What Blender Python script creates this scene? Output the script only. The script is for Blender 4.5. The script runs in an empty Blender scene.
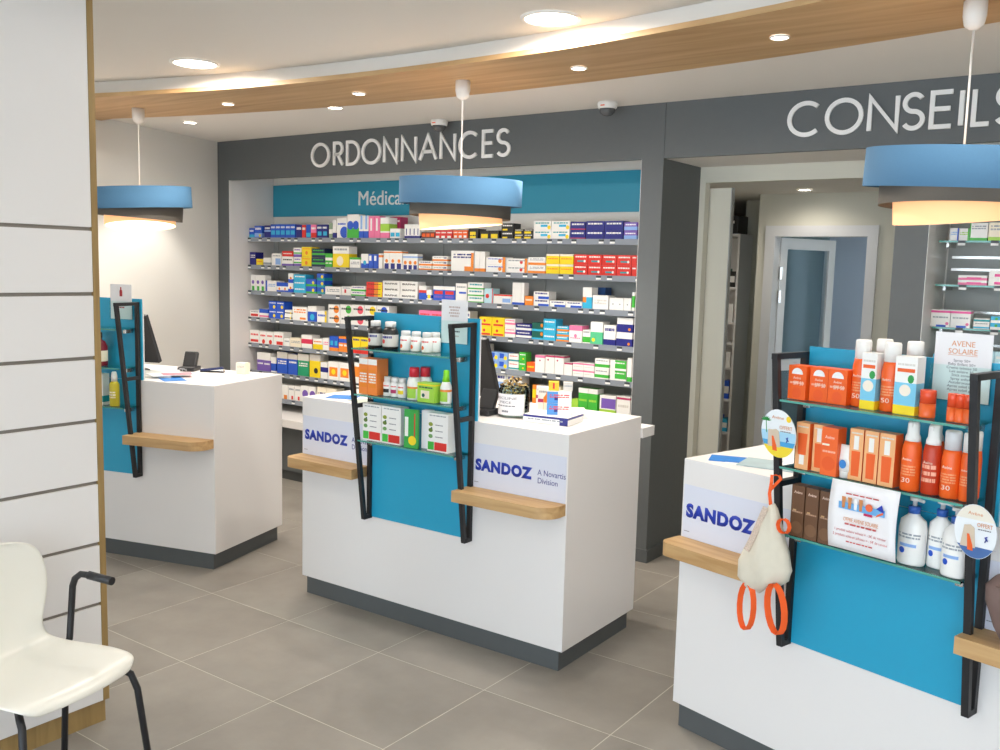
import bpy, bmesh, math, random
from mathutils import Vector, Matrix
random.seed(7)
PI = math.pi
# ---------------------------------------------------------------- camera
FPX, YAW, PIT, ROL, CAMH = 931.458, 0.6227, 0.1163, -0.0257, 1.6643
def ray(u, v):
    a = (u - 500) / FPX; b = (375 - v) / FPX
    cr, sr = math.cos(ROL), math.sin(ROL)
    xr = cr*a + sr*b; up = -sr*a + cr*b
    cp, sp = math.cos(PIT), math.sin(PIT)
    yr = cp + sp*up; z = -sp + cp*up
    cy, sy = math.cos(YAW), math.sin(YAW)
    return Vector((cy*xr - sy*yr, sy*xr + cy*yr, z))
O = Vector((0, 0, CAMH))
def aty(u, v, y):
    d = ray(u, v); return O + d*(y/d.y)
def atz(u, v, z):
    d = ray(u, v); return O + d*((z - CAMH)/d.z)
scene = bpy.context.scene
col = scene.collection
cam = bpy.data.objects.new('camera', bpy.data.cameras.new('camera'))
col.objects.link(cam)
fw = ray(500, 375); rt = ray(500 + FPX, 375) - fw; up = ray(500, 375 - FPX) - fw
cam.matrix_world = Matrix(((rt.x, up.x, -fw.x, 0), (rt.y, up.y, -fw.y, 0), (rt.z, up.z, -fw.z, CAMH), (0, 0, 0, 1)))
cam.data.sensor_width = 36; cam.data.lens = FPX*36/1000
cam.data.clip_start = 0.02
scene.camera = cam
# ---------------------------------------------------------------- world, light, exposure
world = bpy.data.worlds.new('daylight'); scene.world = world
world.use_nodes = True
bg = world.node_tree.nodes['Background']
bg.inputs[0].default_value = (0.74, 0.87, 1.0, 1); bg.inputs[1].default_value = 5.0
scene.view_settings.view_transform = 'Standard'
scene.view_settings.look = 'None'
scene.view_settings.gamma = 1
scene.view_settings.use_curve_mapping = False
scene.view_settings.exposure = 0.18
WARM = (1.0, 0.93, 0.845)
P_BIG, P_SHOP, P_SPOT, P_LOW, P_PEND = 44, 18, 19, 58, 7

# ---------------------------------------------------------------- materials
def lin(c):
    if isinstance(c, str):
        c = tuple(int(c[i:i+2], 16)/255 for i in (0, 2, 4))
    return tuple(x/12.92 if x <= .04045 else ((x+.055)/1.055)**2.4 for x in c[:3]) + (1,)
MATS = {}
def mat(name, c=None, rough=.5, metal=0, noise=0, nscale=8, bump=0, emit=None, es=0, trans=0, alpha=1, coat=0, spec=.5):
    if name in MATS: return MATS[name]
    m = bpy.data.materials.new(name); m.use_nodes = True
    nt = m.node_tree; b = nt.nodes['Principled BSDF']
    b.inputs['Base Color'].default_value = lin(c)
    b.inputs['Roughness'].default_value = rough; b.inputs['Metallic'].default_value = metal
    b.inputs['Specular IOR Level'].default_value = spec
    if trans: b.inputs['Transmission Weight'].default_value = trans
    if alpha < 1: b.inputs['Alpha'].default_value = alpha
    if coat: b.inputs['Coat Weight'].default_value = coat
    if emit:
        b.inputs['Emission Color'].default_value = lin(emit); b.inputs['Emission Strength'].default_value = es
    if noise or bump:
        tc = nt.nodes.new('ShaderNodeTexCoord'); n = nt.nodes.new('ShaderNodeTexNoise')
        n.inputs['Scale'].default_value = nscale; n.inputs['Detail'].default_value = 4
        nt.links.new(tc.outputs['Object'], n.inputs['Vector'])
        if noise:
            mx = nt.nodes.new('ShaderNodeMix'); mx.data_type = 'RGBA'
            l = lin(c)
            mx.inputs[6].default_value = tuple(x*(1-noise) for x in l[:3]) + (1,)
            mx.inputs[7].default_value = tuple(min(1, x*(1+noise)) for x in l[:3]) + (1,)
            nt.links.new(n.outputs['Fac'], mx.inputs[0]); nt.links.new(mx.outputs[2], b.inputs['Base Color'])
        if bump:
            bp = nt.nodes.new('ShaderNodeBump'); bp.inputs['Strength'].default_value = bump
            nt.links.new(n.outputs['Fac'], bp.inputs['Height']); nt.links.new(bp.outputs[0], b.inputs['Normal'])
    MATS[name] = m; return m
def wood_mat(name, c1, c2, axis='X', scale=1.0, rough=.5):
    m = bpy.data.materials.new(name); m.use_nodes = True; nt = m.node_tree; b = nt.nodes['Principled BSDF']
    tc = nt.nodes.new('ShaderNodeTexCoord'); mp = nt.nodes.new('ShaderNodeMapping')
    s = {'X': (1.2, 14, 14), 'Z': (14, 14, 1.2), 'Y': (14, 1.2, 14)}[axis]
    mp.inputs['Scale'].default_value = tuple(v*scale for v in s)
    n = nt.nodes.new('ShaderNodeTexNoise'); n.inputs['Scale'].default_value = 2.2; n.inputs['Detail'].default_value = 6; n.inputs['Distortion'].default_value = .7
    r = nt.nodes.new('ShaderNodeValToRGB')
    r.color_ramp.elements[0].position = .3; r.color_ramp.elements[1].position = .72
    r.color_ramp.elements[0].color = lin(c1); r.color_ramp.elements[1].color = lin(c2)
    L = nt.links.new
    L(tc.outputs['Object'], mp.inputs[0]); L(mp.outputs[0], n.inputs['Vector']); L(n.outputs['Fac'], r.inputs[0]); L(r.outputs[0], b.inputs['Base Color'])
    b.inputs['Roughness'].default_value = rough
    MATS[name] = m; return m
# one node group prints flat artwork on the front face of a pack (UV 0..1 = front face)
def make_pack_group():
    g = bpy.data.node_groups.new('PackPrint', 'ShaderNodeTree')
    I = g.interface
    def s(n, t, d):
        k = I.new_socket(n, in_out='INPUT', socket_type=t); k.default_value = d
    s('Base', 'NodeSocketColor', (1, 1, 1, 1))
    for b in 'AB':
        s('Col'+b, 'NodeSocketColor', (1, 1, 1, 1))
        for k in ('x0', 'x1', 'y0', 'y1'): s(k+b, 'NodeSocketFloat', -99)
    s('ColC', 'NodeSocketColor', (1, 1, 1, 1))
    for k in ('cx', 'cy', 'r', 'asp'): s(k, 'NodeSocketFloat', 0)
    s('ColT', 'NodeSocketColor', (0, 0, 0, 1))
    for k in ('t0', 't1', 'n'): s(k, 'NodeSocketFloat', -99)
    I.new_socket('Color', in_out='OUTPUT', socket_type='NodeSocketColor')
    N = g.nodes; L = g.links.new
    gi = N.new('NodeGroupInput'); go = N.new('NodeGroupOutput')
    uv = N.new('ShaderNodeUVMap'); sx = N.new('ShaderNodeSeparateXYZ'); L(uv.outputs[0], sx.inputs[0])
    U, V = sx.outputs[0], sx.outputs[1]
    def M(op, a, b=None):
        n = N.new('ShaderNodeMath'); n.operation = op
        for i, x in enumerate((a, b)):
            if x is None: continue
            if isinstance(x, (int, float)): n.inputs[i].default_value = x
            else: L(x, n.inputs[i])
        return n.outputs[0]
    def mix(f, a, b):
        n = N.new('ShaderNodeMix'); n.data_type = 'RGBA'; L(f, n.inputs[0]); L(a, n.inputs[6]); L(b, n.inputs[7]); return n.outputs[2]
    G = gi.outputs; c = G['Base']
    def rng(x, a, b): return M('MULTIPLY', M('GREATER_THAN', x, a), M('LESS_THAN', x, b))
    for b in 'AB':
        f = M('MULTIPLY', rng(U, G['x0'+b], G['x1'+b]), rng(V, G['y0'+b], G['y1'+b])); c = mix(f, c, G['Col'+b])
    dx = M('MULTIPLY', M('SUBTRACT', U, G['cx']), G['asp']); dy = M('SUBTRACT', V, G['cy'])
    d2 = M('ADD', M('MULTIPLY', dx, dx), M('MULTIPLY', dy, dy))
    c = mix(M('LESS_THAN', d2, M('MULTIPLY', G['r'], G['r'])), c, G['ColC'])
    q = M('MULTIPLY', M('DIVIDE', M('SUBTRACT', V, G['t0']), M('SUBTRACT', G['t1'], G['t0'])), G['n'])
    line = M('GREATER_THAN', M('FRACT', q), .42)
    cb = N.new('ShaderNodeCombineXYZ'); L(M('MULTIPLY', U, 26), cb.inputs[0]); L(M('MULTIPLY', M('FLOOR', q), 3.7), cb.inputs[1])
    ns = N.new('ShaderNodeTexNoise'); ns.inputs['Scale'].default_value = 1; ns.inputs['Detail'].default_value = 1; L(cb.outputs[0], ns.inputs['Vector'])
    wd = M('GREATER_THAN', ns.outputs['Fac'], .44)
    f = M('MULTIPLY', M('MULTIPLY', line, wd), M('MULTIPLY', rng(V, G['t0'], G['t1']), rng(U, .1, .9)))
    c = mix(f, c, G['ColT']); L(c, go.inputs[0])
    return g
PACK = make_pack_group()
CN = dict(W='f4f2ee', B='2257c9', N='20247f', C='34b4dd', T='1f9aa3', G='45b83f', L='a8d84c', Y='f7d91f', O='f28b2b', R='dd3129',
          P='f07ba6', M='b52a5e', V='7b5cb6', K='232323', S='9ba0a6', E='f5ead2', D='0f5f52', I='bfe3ee', A='8fb4e8', F='f2621c', H='6b4a33', J='f0b27a', Q='d9d4cc')
def cc(k): return lin(CN.get(k, k))
def pack_mat(code, asp=1.0):
    """code: base[;a:col,y0,y1[,x0,x1]][;b:...][;c:col,cx,cy,r][;t:col,y0,y1,n]"""
    key = 'print_' + code + '_%.1f' % asp
    if key in MATS: return MATS[key]
    m = bpy.data.materials.new(key[:60]); m.use_nodes = True; nt = m.node_tree; b = nt.nodes['Principled BSDF']
    g = nt.nodes.new('ShaderNodeGroup'); g.node_tree = PACK
    parts = code.split(';'); g.inputs['Base'].default_value = cc(parts[0])
    for p in parts[1:]:
        k, r = p.split(':'); r = r.split(',')
        if k in 'ab':
            B = k.upper(); g.inputs['Col'+B].default_value = cc(r[0])
            g.inputs['y0'+B].default_value = float(r[1]); g.inputs['y1'+B].default_value = float(r[2])
            g.inputs['x0'+B].default_value = float(r[3]) if len(r) > 3 else -50
            g.inputs['x1'+B].default_value = float(r[4]) if len(r) > 3 else 50
        elif k == 'c':
            g.inputs['ColC'].default_value = cc(r[0])
            for n, v in zip(('cx', 'cy', 'r'), r[1:]): g.inputs[n].default_value = float(v)
            g.inputs['asp'].default_value = asp
        elif k == 't':
            g.inputs['ColT'].default_value = cc(r[0])
            for n, v in zip(('t0', 't1', 'n'), r[1:]): g.inputs[n].default_value = float(v)
    nt.links.new(g.outputs[0], b.inputs['Base Color']); b.inputs['Roughness'].default_value = .38
    MATS[key] = m; return m

white_lam = mat('white_laminate', 'e9e6e4', .38, noise=.012, nscale=3)
white_wall = mat('white_paint', 'e8e6e0', .75, noise=.02, nscale=2, bump=.02)
cream_wall = mat('cream_paint', 'dddacb', .75, noise=.02, nscale=2)
ceil_mat = mat('ceiling_paint', 'e9e4dc', .85, noise=.012, nscale=2)
grey_lam = mat('grey_laminate', '5f6364', .55, noise=.04, nscale=30)
dark_plinth = mat('dark_plinth', '565a5b', .5, noise=.05, nscale=20)
black_metal = mat('black_metal', '2a2a2c', .45, metal=.1, spec=.4)
black_plastic = mat('black_plastic', '26272a', .45)
teal = mat('teal_lacquer', '28a0c6', .3, noise=.03, nscale=2)
teal_sign = mat('teal_sign', '2c9ab8', .5)
steel_grey = mat('grey_steel', 'a6a8a5', .5, metal=.0, noise=.03)
rail_mat = mat('rail_plastic', '8b929c', .35)
tag_white = mat('tag_white', 'f3f3f1', .5)
tag_dark = mat('tag_screen', '3c4348', .4)
chrome = mat('chrome', 'c9c9c6', .25, metal=.9)
white_plastic = mat('white_plastic', 'f0eeea', .4)
paper = mat('paper', 'f1eff0', .7)
grout = mat('grout', 'cbc5b9', .9)
blue_fabric = mat('blue_fabric', '4a7699', .85, noise=.05, nscale=160, bump=.05)
dark_fabric = mat('grey_fabric', '6a645c', .9, noise=.05, nscale=160)
glow_fabric = mat('lit_cream_fabric', 'f7cf9e', .8, emit='ffbe80', es=.62)
diffuser = mat('lit_diffuser', 'ffffff', .6, emit='fff3e2', es=1.5)
lens_mat = mat('lit_lens', 'ffffff', .5, emit='fff2e0', es=14)
canvas = mat('canvas', 'd9d1bf', .9, noise=.06, nscale=40, bump=.2)
orange_web = mat('orange_webbing', 'f4601f', .7)
orange = mat('orange_plastic', 'f0682a', .35)
letter_mat = mat('white_letter', 'f4f3f1', .4)
sandoz_blue = mat('blue_print', '1334a8', .5)
navy_print = mat('navy_print', '3b3f8f', .5)
sticker = mat('sticker', 'dcdfec', .45)
shell_white = mat('chair_shell', 'eeece2', .32, spec=.5)
red_print = mat('red_print', 'c2474a', .6); orange_print = mat('orange_print', 'd9925c', .6); grey_print = mat('grey_print', '77757c', .6)
oak = wood_mat('oak', 'b48c5a', 'd0ac7a', 'X', 1.0)
oak_beam = wood_mat('oak_beam', 'b28c5e', 'ceac7d', 'X', .45)
oak_edge = wood_mat('oak_edge', '8f7446', 'ab8d5a', 'Z', 1.0)
def glass_mat():
    m = bpy.data.materials.new('shelf_glass'); m.use_nodes = True; nt = m.node_tree; nt.nodes.clear()
    o = nt.nodes.new('ShaderNodeOutputMaterial'); t = nt.nodes.new('ShaderNodeBsdfTransparent'); g = nt.nodes.new('ShaderNodeBsdfGlossy'); mx = nt.nodes.new('ShaderNodeMixShader')
    fr = nt.nodes.new('ShaderNodeFresnel'); fr.inputs[0].default_value = 1.3
    t.inputs[0].default_value = (.86, .95, .92, 1); g.inputs['Roughness'].default_value = .05; g.inputs[0].default_value = (.9, .97, .95, 1)
    nt.links.new(fr.outputs[0], mx.inputs[0]); nt.links.new(t.outputs[0], mx.inputs[1]); nt.links.new(g.outputs[0], mx.inputs[2]); nt.links.new(mx.outputs[0], o.inputs[0])
    MATS['glass'] = m; return m
glass = glass_mat()
def pane_mat():
    m = glass.copy(); m.name = 'window_glass'
    for n in m.node_tree.nodes:
        if n.type == 'FRESNEL': n.inputs[0].default_value = 1.08
        if n.type == 'BSDF_TRANSPARENT': n.inputs[0].default_value = (.9, .94, .97, 1)
        if n.type == 'BSDF_GLOSSY': n.inputs[0].default_value = (.95, .97, 1, 1)
    return m
win_glass = pane_mat()
glass_edge = mat('glass_edge', '4f9d8f', .15, noise=.1, spec=.8)
def tile_mat():
    m = bpy.data.materials.new('floor_tile'); m.use_nodes = True; nt = m.node_tree; b = nt.nodes['Principled BSDF']; L = nt.links.new
    ge = nt.nodes.new('ShaderNodeNewGeometry'); n = nt.nodes.new('ShaderNodeTexNoise'); n.inputs['Scale'].default_value = 1.7; n.inputs['Detail'].default_value = 7; n.inputs['Roughness'].default_value = .62
    oi = nt.nodes.new('ShaderNodeObjectInfo'); ad = nt.nodes.new('ShaderNodeVectorMath'); ad.operation = 'ADD'
    sc = nt.nodes.new('ShaderNodeMath'); sc.operation = 'MULTIPLY'; sc.inputs[1].default_value = 30
    L(oi.outputs['Random'], sc.inputs[0]); L(ge.outputs['Position'], ad.inputs[0]); L(sc.outputs[0], ad.inputs[1]); L(ad.outputs[0], n.inputs['Vector'])
    r = nt.nodes.new('ShaderNodeValToRGB'); r.color_ramp.elements[0].position = .32; r.color_ramp.elements[1].position = .7
    r.color_ramp.elements[0].color = lin('878179'); r.color_ramp.elements[1].color = lin('9d978e')
    L(n.outputs['Fac'], r.inputs[0]); L(r.outputs[0], b.inputs['Base Color']); b.inputs['Roughness'].default_value = .42; b.inputs['Specular IOR Level'].default_value = .4
    return m
tile_m = tile_mat()

# ---------------------------------------------------------------- mesh helpers
def bx(bm, x0, x1, y0, y1, z0, z1, bev=0, mi=0):
    vs = [bm.verts.new(p) for p in ((x0, y0, z0), (x1, y0, z0), (x1, y1, z0), (x0, y1, z0), (x0, y0, z1), (x1, y0, z1), (x1, y1, z1), (x0, y1, z1))]
    fs = [bm.faces.new([vs[i] for i in q]) for q in ((3, 2, 1, 0), (4, 5, 6, 7), (0, 1, 5, 4), (1, 2, 6, 5), (2, 3, 7, 6), (3, 0, 4, 7))]
    for f in fs: f.material_index = mi
    if bev:
        r = bmesh.ops.bevel(bm, geom=list({e for f in fs for e in f.edges}), offset=bev, segments=2, affect='EDGES', profile=.6)
    return fs
def box_bm(*a, **k):
    bm = bmesh.new(); bx(bm, *a, **k); return bm
def prism(bm, pts, z0, z1):
    """pts: outline in xy, extruded in z"""
    a = [bm.verts.new((p[0], p[1], z0)) for p in pts]; b = [bm.verts.new((p[0], p[1], z1)) for p in pts]; n = len(pts)
    bm.faces.new(a[::-1]); bm.faces.new(b)
    for i in range(n): bm.faces.new((a[i], a[(i+1) % n], b[(i+1) % n], b[i]))
def prism_xz(bm, pts, y0, y1):
    a = [bm.verts.new((p[0], y0, p[1])) for p in pts]; b = [bm.verts.new((p[0], y1, p[1])) for p in pts]; n = len(pts)
    bm.faces.new(a); bm.faces.new(b[::-1])
    for i in range(n): bm.faces.new((a[(i+1) % n], a[i], b[i], b[(i+1) % n]))
def lathe(bm, prof, seg=20, c=(0, 0, 0), sy=1.0, cap=True, smooth=True, uv=None):
    rings = []
    for r, z in prof:
        rings.append([bm.verts.new((c[0] + r*math.cos(2*PI*i/seg), c[1] + sy*r*math.sin(2*PI*i/seg), c[2] + z)) for i in range(seg)])
    for a, b in zip(rings, rings[1:]):
        for i in range(seg):
            f = bm.faces.new((a[i], a[(i+1) % seg], b[(i+1) % seg], b[i])); f.smooth = smooth
    if cap: bm.faces.new(rings[0][::-1]); bm.faces.new(rings[-1])
def tube(bm, pts, r, seg=8, cap=True, sq=False):
    pts = [Vector(p) for p in pts]; rings = []
    up0 = Vector((0, 0, 1)); 
    n = len(pts)
    t0 = (pts[1]-pts[0]).normalized(); u = t0.orthogonal().normalized()
    for i, p in enumerate(pts):
        t = ((pts[min(i+1, n-1)] - p).normalized() + (p - pts[max(i-1, 0)]).normalized())
        t = t.normalized() if t.length > 1e-6 else t0
        u = (u - t*u.dot(t)).normalized(); w = t.cross(u)
        rr = r[i] if isinstance(r, (list, tuple)) else r
        rings.append([bm.verts.new(p + u*rr*math.cos(2*PI*k/seg) + w*rr*math.sin(2*PI*k/seg)) for k in range(seg)])
    for a, b in zip(rings, rings[1:]):
        for k in range(seg):
            f = bm.faces.new((a[k], a[(k+1) % seg], b[(k+1) % seg], b[k])); f.smooth = True
    if cap: bm.faces.new(rings[0][::-1]); bm.faces.new(rings[-1])
def bar(bm, p, q, wx, w, side=Vector((1, 0, 0))):
    """square bar from p to q, wx wide along side, w thick in the other direction"""
    p, q = Vector(p), Vector(q); t = (q-p).normalized(); s = (side - t*side.dot(t)).normalized(); n = t.cross(s)
    A = [bm.verts.new(p + s*wx/2*a + n*w/2*b) for a, b in ((-1, -1), (1, -1), (1, 1), (-1, 1))]
    B = [bm.verts.new(q + s*wx/2*a + n*w/2*b) for a, b in ((-1, -1), (1, -1), (1, 1), (-1, 1))]
    bm.faces.new(A[::-1]); bm.faces.new(B)
    for i in range(4): bm.faces.new((A[i], A[(i+1) % 4], B[(i+1) % 4], B[i]))
def mesh(bm, name, mats):
    bmesh.ops.recalc_face_normals(bm, faces=bm.faces)
    me = bpy.data.meshes.new(name); bm.to_mesh(me); bm.free()
    for m in (mats if isinstance(mats, (list, tuple)) else [mats]): me.materials.append(m)
    return me
def obj(name, bm, m, parent=None, loc=(0, 0, 0), rot=(0, 0, 0)):
    me = bm if isinstance(bm, bpy.types.Mesh) else mesh(bm, name, m)
    o = bpy.data.objects.new(name, me); col.objects.link(o)
    o.location = loc; o.rotation_euler = rot
    if parent: o.parent = parent
    return o
def tag(o, label, cat, group=None):
    o['label'] = label; o['category'] = cat
    if group: o['group'] = group
    return o
def thing(name, label, cat, loc=(0, 0, 0), rotz=0, group=None):
    o = bpy.data.objects.new(name, None); col.objects.link(o); o.empty_display_size = .05
    o.location = loc; o.rotation_euler = (0, 0, rotz); return tag(o, label, cat, group)
def struct(name, bm, m, parent=None, loc=(0, 0, 0), rot=(0, 0, 0)):
    o = obj(name, bm, m, parent, loc, rot)
    if not parent: o['kind'] = 'structure'
    return o
def text_mesh(s, w, h, m, ext=.001, bold=0, align=None):
    """mesh of s filling w x h in the local xz plane, facing -y, origin bottom left; '~n' = n rows of print too small to read"""
    if s[0] == '~':
        n = int(s[1:]); bm = bmesh.new(); rg = random.Random(n*7 + int(w*1e4))
        for k in range(n):
            x = 0 if k % 2 == 0 else w*.12; end = w - (0 if k % 2 == 0 else w*.12); zz = h*(n-1-k)/n
            while x < end - w*.03:
                l = min(w*rg.uniform(.07, .2), end - x); bx(bm, x, x+l, -ext, 0, zz + h*.2/n, zz + h*.8/n); x += l + w*.035
        return mesh(bm, 'lettering', m)
    cu = bpy.data.curves.new('t', 'FONT'); cu.body = s; cu.size = 1; cu.extrude = 0; cu.offset = bold; cu.space_character = 1.13 if bold > .04 else 1; cu.resolution_u = 3
    if align: cu.align_x = align
    o = bpy.data.objects.new('t', cu); col.objects.link(o)
    me = bpy.data.meshes.new_from_object(o.evaluated_get(bpy.context.evaluated_depsgraph_get()))
    bpy.data.objects.remove(o); bpy.data.curves.remove(cu)
    xs = [v.co.x for v in me.vertices]; ys = [v.co.y for v in me.vertices]
    x0, x1, y0, y1 = min(xs), max(xs), min(ys), max(ys)
    bm = bmesh.new(); bm.from_mesh(me); bpy.data.meshes.remove(me)
    for v in bm.verts: v.co = Vector(((v.co.x-x0)/(x1-x0)*w, 0, (v.co.y-y0)/(y1-y0)*h))
    r = bmesh.ops.extrude_face_region(bm, geom=bm.faces[:])
    for e in r['geom']:
        if isinstance(e, bmesh.types.BMVert): e.co.y -= ext
    return mesh(bm, 'lettering', m)
def stroke_word(bm, word, h, sw, ext, wscale=1.0, gap=.16):
    """thin geometric capitals drawn with a constant stroke, as raised letters; returns width"""
    def arc(cx, cy, rx, ry, a0, a1, n=26): return [(cx + rx*math.cos(math.radians(a0+(a1-a0)*i/n)), cy + ry*math.sin(math.radians(a0+(a1-a0)*i/n))) for i in range(n+1)]
    Lt = {'O': (.98, [arc(.49, .5, .49, .5, 0, 360, 40)]), 'C': (.88, [arc(.49, .5, .49, .5, 48, 312, 34)]),
          'N': (.66, [[(0, 0), (0, 1), (.66, 0), (.66, 1)]]), 'D': (.74, [[(0, 0), (0, 1), (.24, 1)] + arc(.24, .5, .5, .5, 90, -90, 22) + [(0, 0)]]),
          'R': (.6, [[(0, 0), (0, 1), (.28, 1)] + arc(.28, .74, .28, .26, 90, -90, 14) + [(0, .48)], [(.25, .48), (.6, 0)]]),
          'A': (.78, [[(0, 0), (.39, 1), (.78, 0)], [(.13, .34), (.65, .34)]]), 'E': (.52, [[(.52, 1), (0, 1), (0, 0), (.52, 0)], [(sw/2/(h*wscale), .52), (.48, .52)]]),
          'S': (.54, [arc(.27, .75, .25, .25, 30, 270, 18) + arc(.27, .25, .27, .25, 90, -150, 18)]), 'I': (.0, [[(0, 0), (0, 1)]]), 'L': (.46, [[(0, 1), (0, 0), (.46, 0)]])}
    x = sw/2
    for ch in word:
        w, strokes = Lt[ch]
        for st in strokes:
            P = [Vector((x + p[0]*h*wscale, sw/2 + p[1]*(h-sw))) for p in st]
            P = [p for i, p in enumerate(P) if i == 0 or (p - P[i-1]).length > 1e-6]
            closed = (P[0]-P[-1]).length < 1e-5
            Ls, Rs = [], []
            n = len(P)
            for i, p in enumerate(P):
                a = P[i-1] if i > 0 else (P[-2] if closed else None); b = P[i+1] if i < n-1 else (P[1] if closed else None)
                d0 = (p-a).normalized() if a is not None else (b-p).normalized(); d1 = (b-p).normalized() if b is not None else d0
                t = (d0+d1).normalized(); nrm = Vector((-t.y, t.x)); k = min(1/max(.3, nrm.dot(Vector((-d0.y, d0.x)))), 2.2)
                Ls.append(p + nrm*sw/2*k); Rs.append(p - nrm*sw/2*k)
            for i in range(n-1):
                q = [Ls[i], Ls[i+1], Rs[i+1], Rs[i]]
                f = [bm.verts.new((v.x, 0, v.y)) for v in q]; b2 = [bm.verts.new((v.x, -ext, v.y)) for v in q]
                bm.faces.new(b2); 
                bm.faces.new((f[0], f[1], b2[1], b2[0])); bm.faces.new((f[2], f[3], b2[3], b2[2]))
                if i == 0: bm.faces.new((f[3], f[0], b2[0], b2[3]))
                if i == n-2: bm.faces.new((f[1], f[2], b2[2], b2[1]))
        x += w*h*wscale + gap*h
    return x - gap*h + sw/2
def pack_mesh(name, w, d, h, code, tilt=0):
    """carton: front face at y=0 carries the print"""
    bm = bmesh.new(); uvl = bm.loops.layers.uv.new('UVMap')
    bx(bm, -w/2, w/2, 0, d, 0, h)
    bmesh.ops.recalc_face_normals(bm, faces=bm.faces); bm.normal_update()
    for f in bm.faces:
        front = f.normal.y < -.9; top = abs(f.normal.z) > .9
        for l in f.loops:
            c = l.vert.co
            l[uvl].uv = ((c.x + w/2)/w, c.z/h) if front else ((-5, -5) if top else (-5, c.z/h))
    return mesh(bm, name, pack_mat(code, w/h))
def lathe_uv(name, prof, code, seg=20, sy=1.0, mats=None):
    """turned body with the print on the side that faces -y"""
    bm = bmesh.new(); lathe(bm, prof, seg, sy=sy); uvl = bm.loops.layers.uv.new('UVMap')
    R = max(p[0] for p in prof); z0 = prof[0][1]; z1 = prof[-1][1]
    for f in bm.faces:
        fy = sum(v.co.y for v in f.verts)
        for l in f.loops:
            c = l.vert.co; l[uvl].uv = ((c.x + R)/(2*R) if fy < 0 else -5, (c.z - z0)/(z1 - z0))
    return mesh(bm, name, pack_mat(code, 2*R/(z1-z0)))

# ================================================================ SETTING
ZL, ZC, YH, YB = 2.567, 2.635, 4.707, 5.152      # low ceiling, main ceiling, header plane, alcove back
def n_arc(x, off=0): return -4.805 + math.sqrt((8.132+off)**2 - (x+2.71)**2)
def f_arc(x, off=0): return -5.964 + math.sqrt((9.909+off)**2 - (x+2.767)**2)
# floor: grout bed with one object per tile
floor = struct('floor', box_bm(-7.2, 3.0, -3.2, 9.4, -.08, -.0006), grout)
TX, TY, TX0, TY0 = .568, .581, -4.345, 1.672
tile_me = mesh(box_bm(0, TX-.004, 0, TY-.004, -.02, 0), 'tile', tile_m)
for i in range(-4, 11):
    for j in range(-6, 9):
        obj('tile', tile_me, None, floor, (TX0 + i*TX + .002, TY0 + j*TY + .002, 0))
# ceilings
struct('ceiling', box_bm(-7.2, 3.0, -3.2, 9.4, ZC, ZC+.12), ceil_mat)
bm = bmesh.new(); N = 48
xs = [-6.6 + (2.6+6.6)*i/N for i in range(N+1)]
prism(bm, [(x, n_arc(x, .035)) for x in xs] + [(2.6, 5.3), (-6.6, 5.3)], ZL, ZC-.001)
struct('ceiling_drop', bm, ceil_mat)
# curved oak board below the step of the ceiling
bm = bmesh.new(); xl = [-5.80 + (1.6+5.80)*i/N for i in range(N+1)]
nb = [(x, n_arc(x)) for x in xl if x > -5.66]; fb = [(x, f_arc(x)) for x in xl if x > -5.72]
wl = lambda y: -6.145 + (YH-y)*.2804        # left wall line x at y
prism(bm, [(wl(n_arc(-5.6))+.005, n_arc(-5.6))] + nb + fb[::-1] + [(wl(3.53)+.005, 3.53)], ZL-.022, ZL-.0005)
struct('trim_1', bm, oak_beam)
# left wall (swings inwards) and the other walls of the shop
bm = bmesh.new()
prism(bm, [(wl(YH), YH), (wl(-3.2), -3.2), (wl(-3.2)-.2, -3.2), (wl(YH)-.2, YH), (-6.345, 5.3), (-6.145, 5.3)], 0, ZC)
struct('wall_left', bm, white_wall)
struct('baseboard_left', box_bm(0, 1.1, -.012, 0, 0, .07), dark_plinth, None, (wl(YH)+.004, YH-.01, 0), (0, 0, math.atan2(-1, .2804)))
struct('wall_right', box_bm(2.6, 2.8, -3.2, 9.4, 0, ZC), white_wall)
bm = bmesh.new()                       # street front behind the viewer: low wall, posts and head
bx(bm, -4.2, 2.6, -3.2, -3.05, 0, .25); bx(bm, -4.2, 2.6, -3.2, -3.05, 2.45, ZC)
for x in (-4.2, -2.5, -.8, .9, 2.5): bx(bm, x, x+.08, -3.2, -3.05, .25, 2.45)
struct('wall_front', bm, grey_lam)
# header wall
XL, XO, XR, XK, XC0, XC1, XE = -6.145, -6.008, -2.455, -2.32, -1.10, -.949, 2.6
ZH = 2.27
bm = bmesh.new()
bx(bm, XL, XK-.0, YH, YH+.03, ZH, ZL); 
struct('wall_header_left', bm, grey_lam)
struct('wall_header_right', box_bm(XK+.002, XE, YH, YH+.03, ZH, ZL), grey_lam)
struct('wall_post', box_bm(XL, XO-.003, YH, 5.3, 0, ZH), grey_lam)
colm = struct('wall_column', box_bm(XR+.003, XK, YH, 5.2, 0, ZH), grey_lam)
struct('baseboard_column', box_bm(XR+.003, XK+.012, YH-.012, 5.2, 0, .075), dark_plinth)
col2 = struct('wall_column_right', box_bm(XC0, XC1-.003, YH, 5.2, 0, ZH), grey_lam)
struct('baseboard_column_right', box_bm(XC0, XC1, YH-.012, 5.2, 0, .075), dark_plinth)
# alcoves
def alcove(tagname, x0, x1):
    struct('wall_alcove_%s_back' % tagname, box_bm(x0, x1, YB, 5.3, 0, ZL), white_wall)
    struct('wall_alcove_%s_side' % tagname, box_bm(x0-.003, x0, YH+.001, YB, 0, ZL), white_lam)
    struct('wall_alcove_%s_return' % tagname, box_bm(x1, x1+.003, YH+.001, YB, 0, ZL), white_lam)
alcove('left', XO, XR); alcove('right', XC1, XE-.01)
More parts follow.
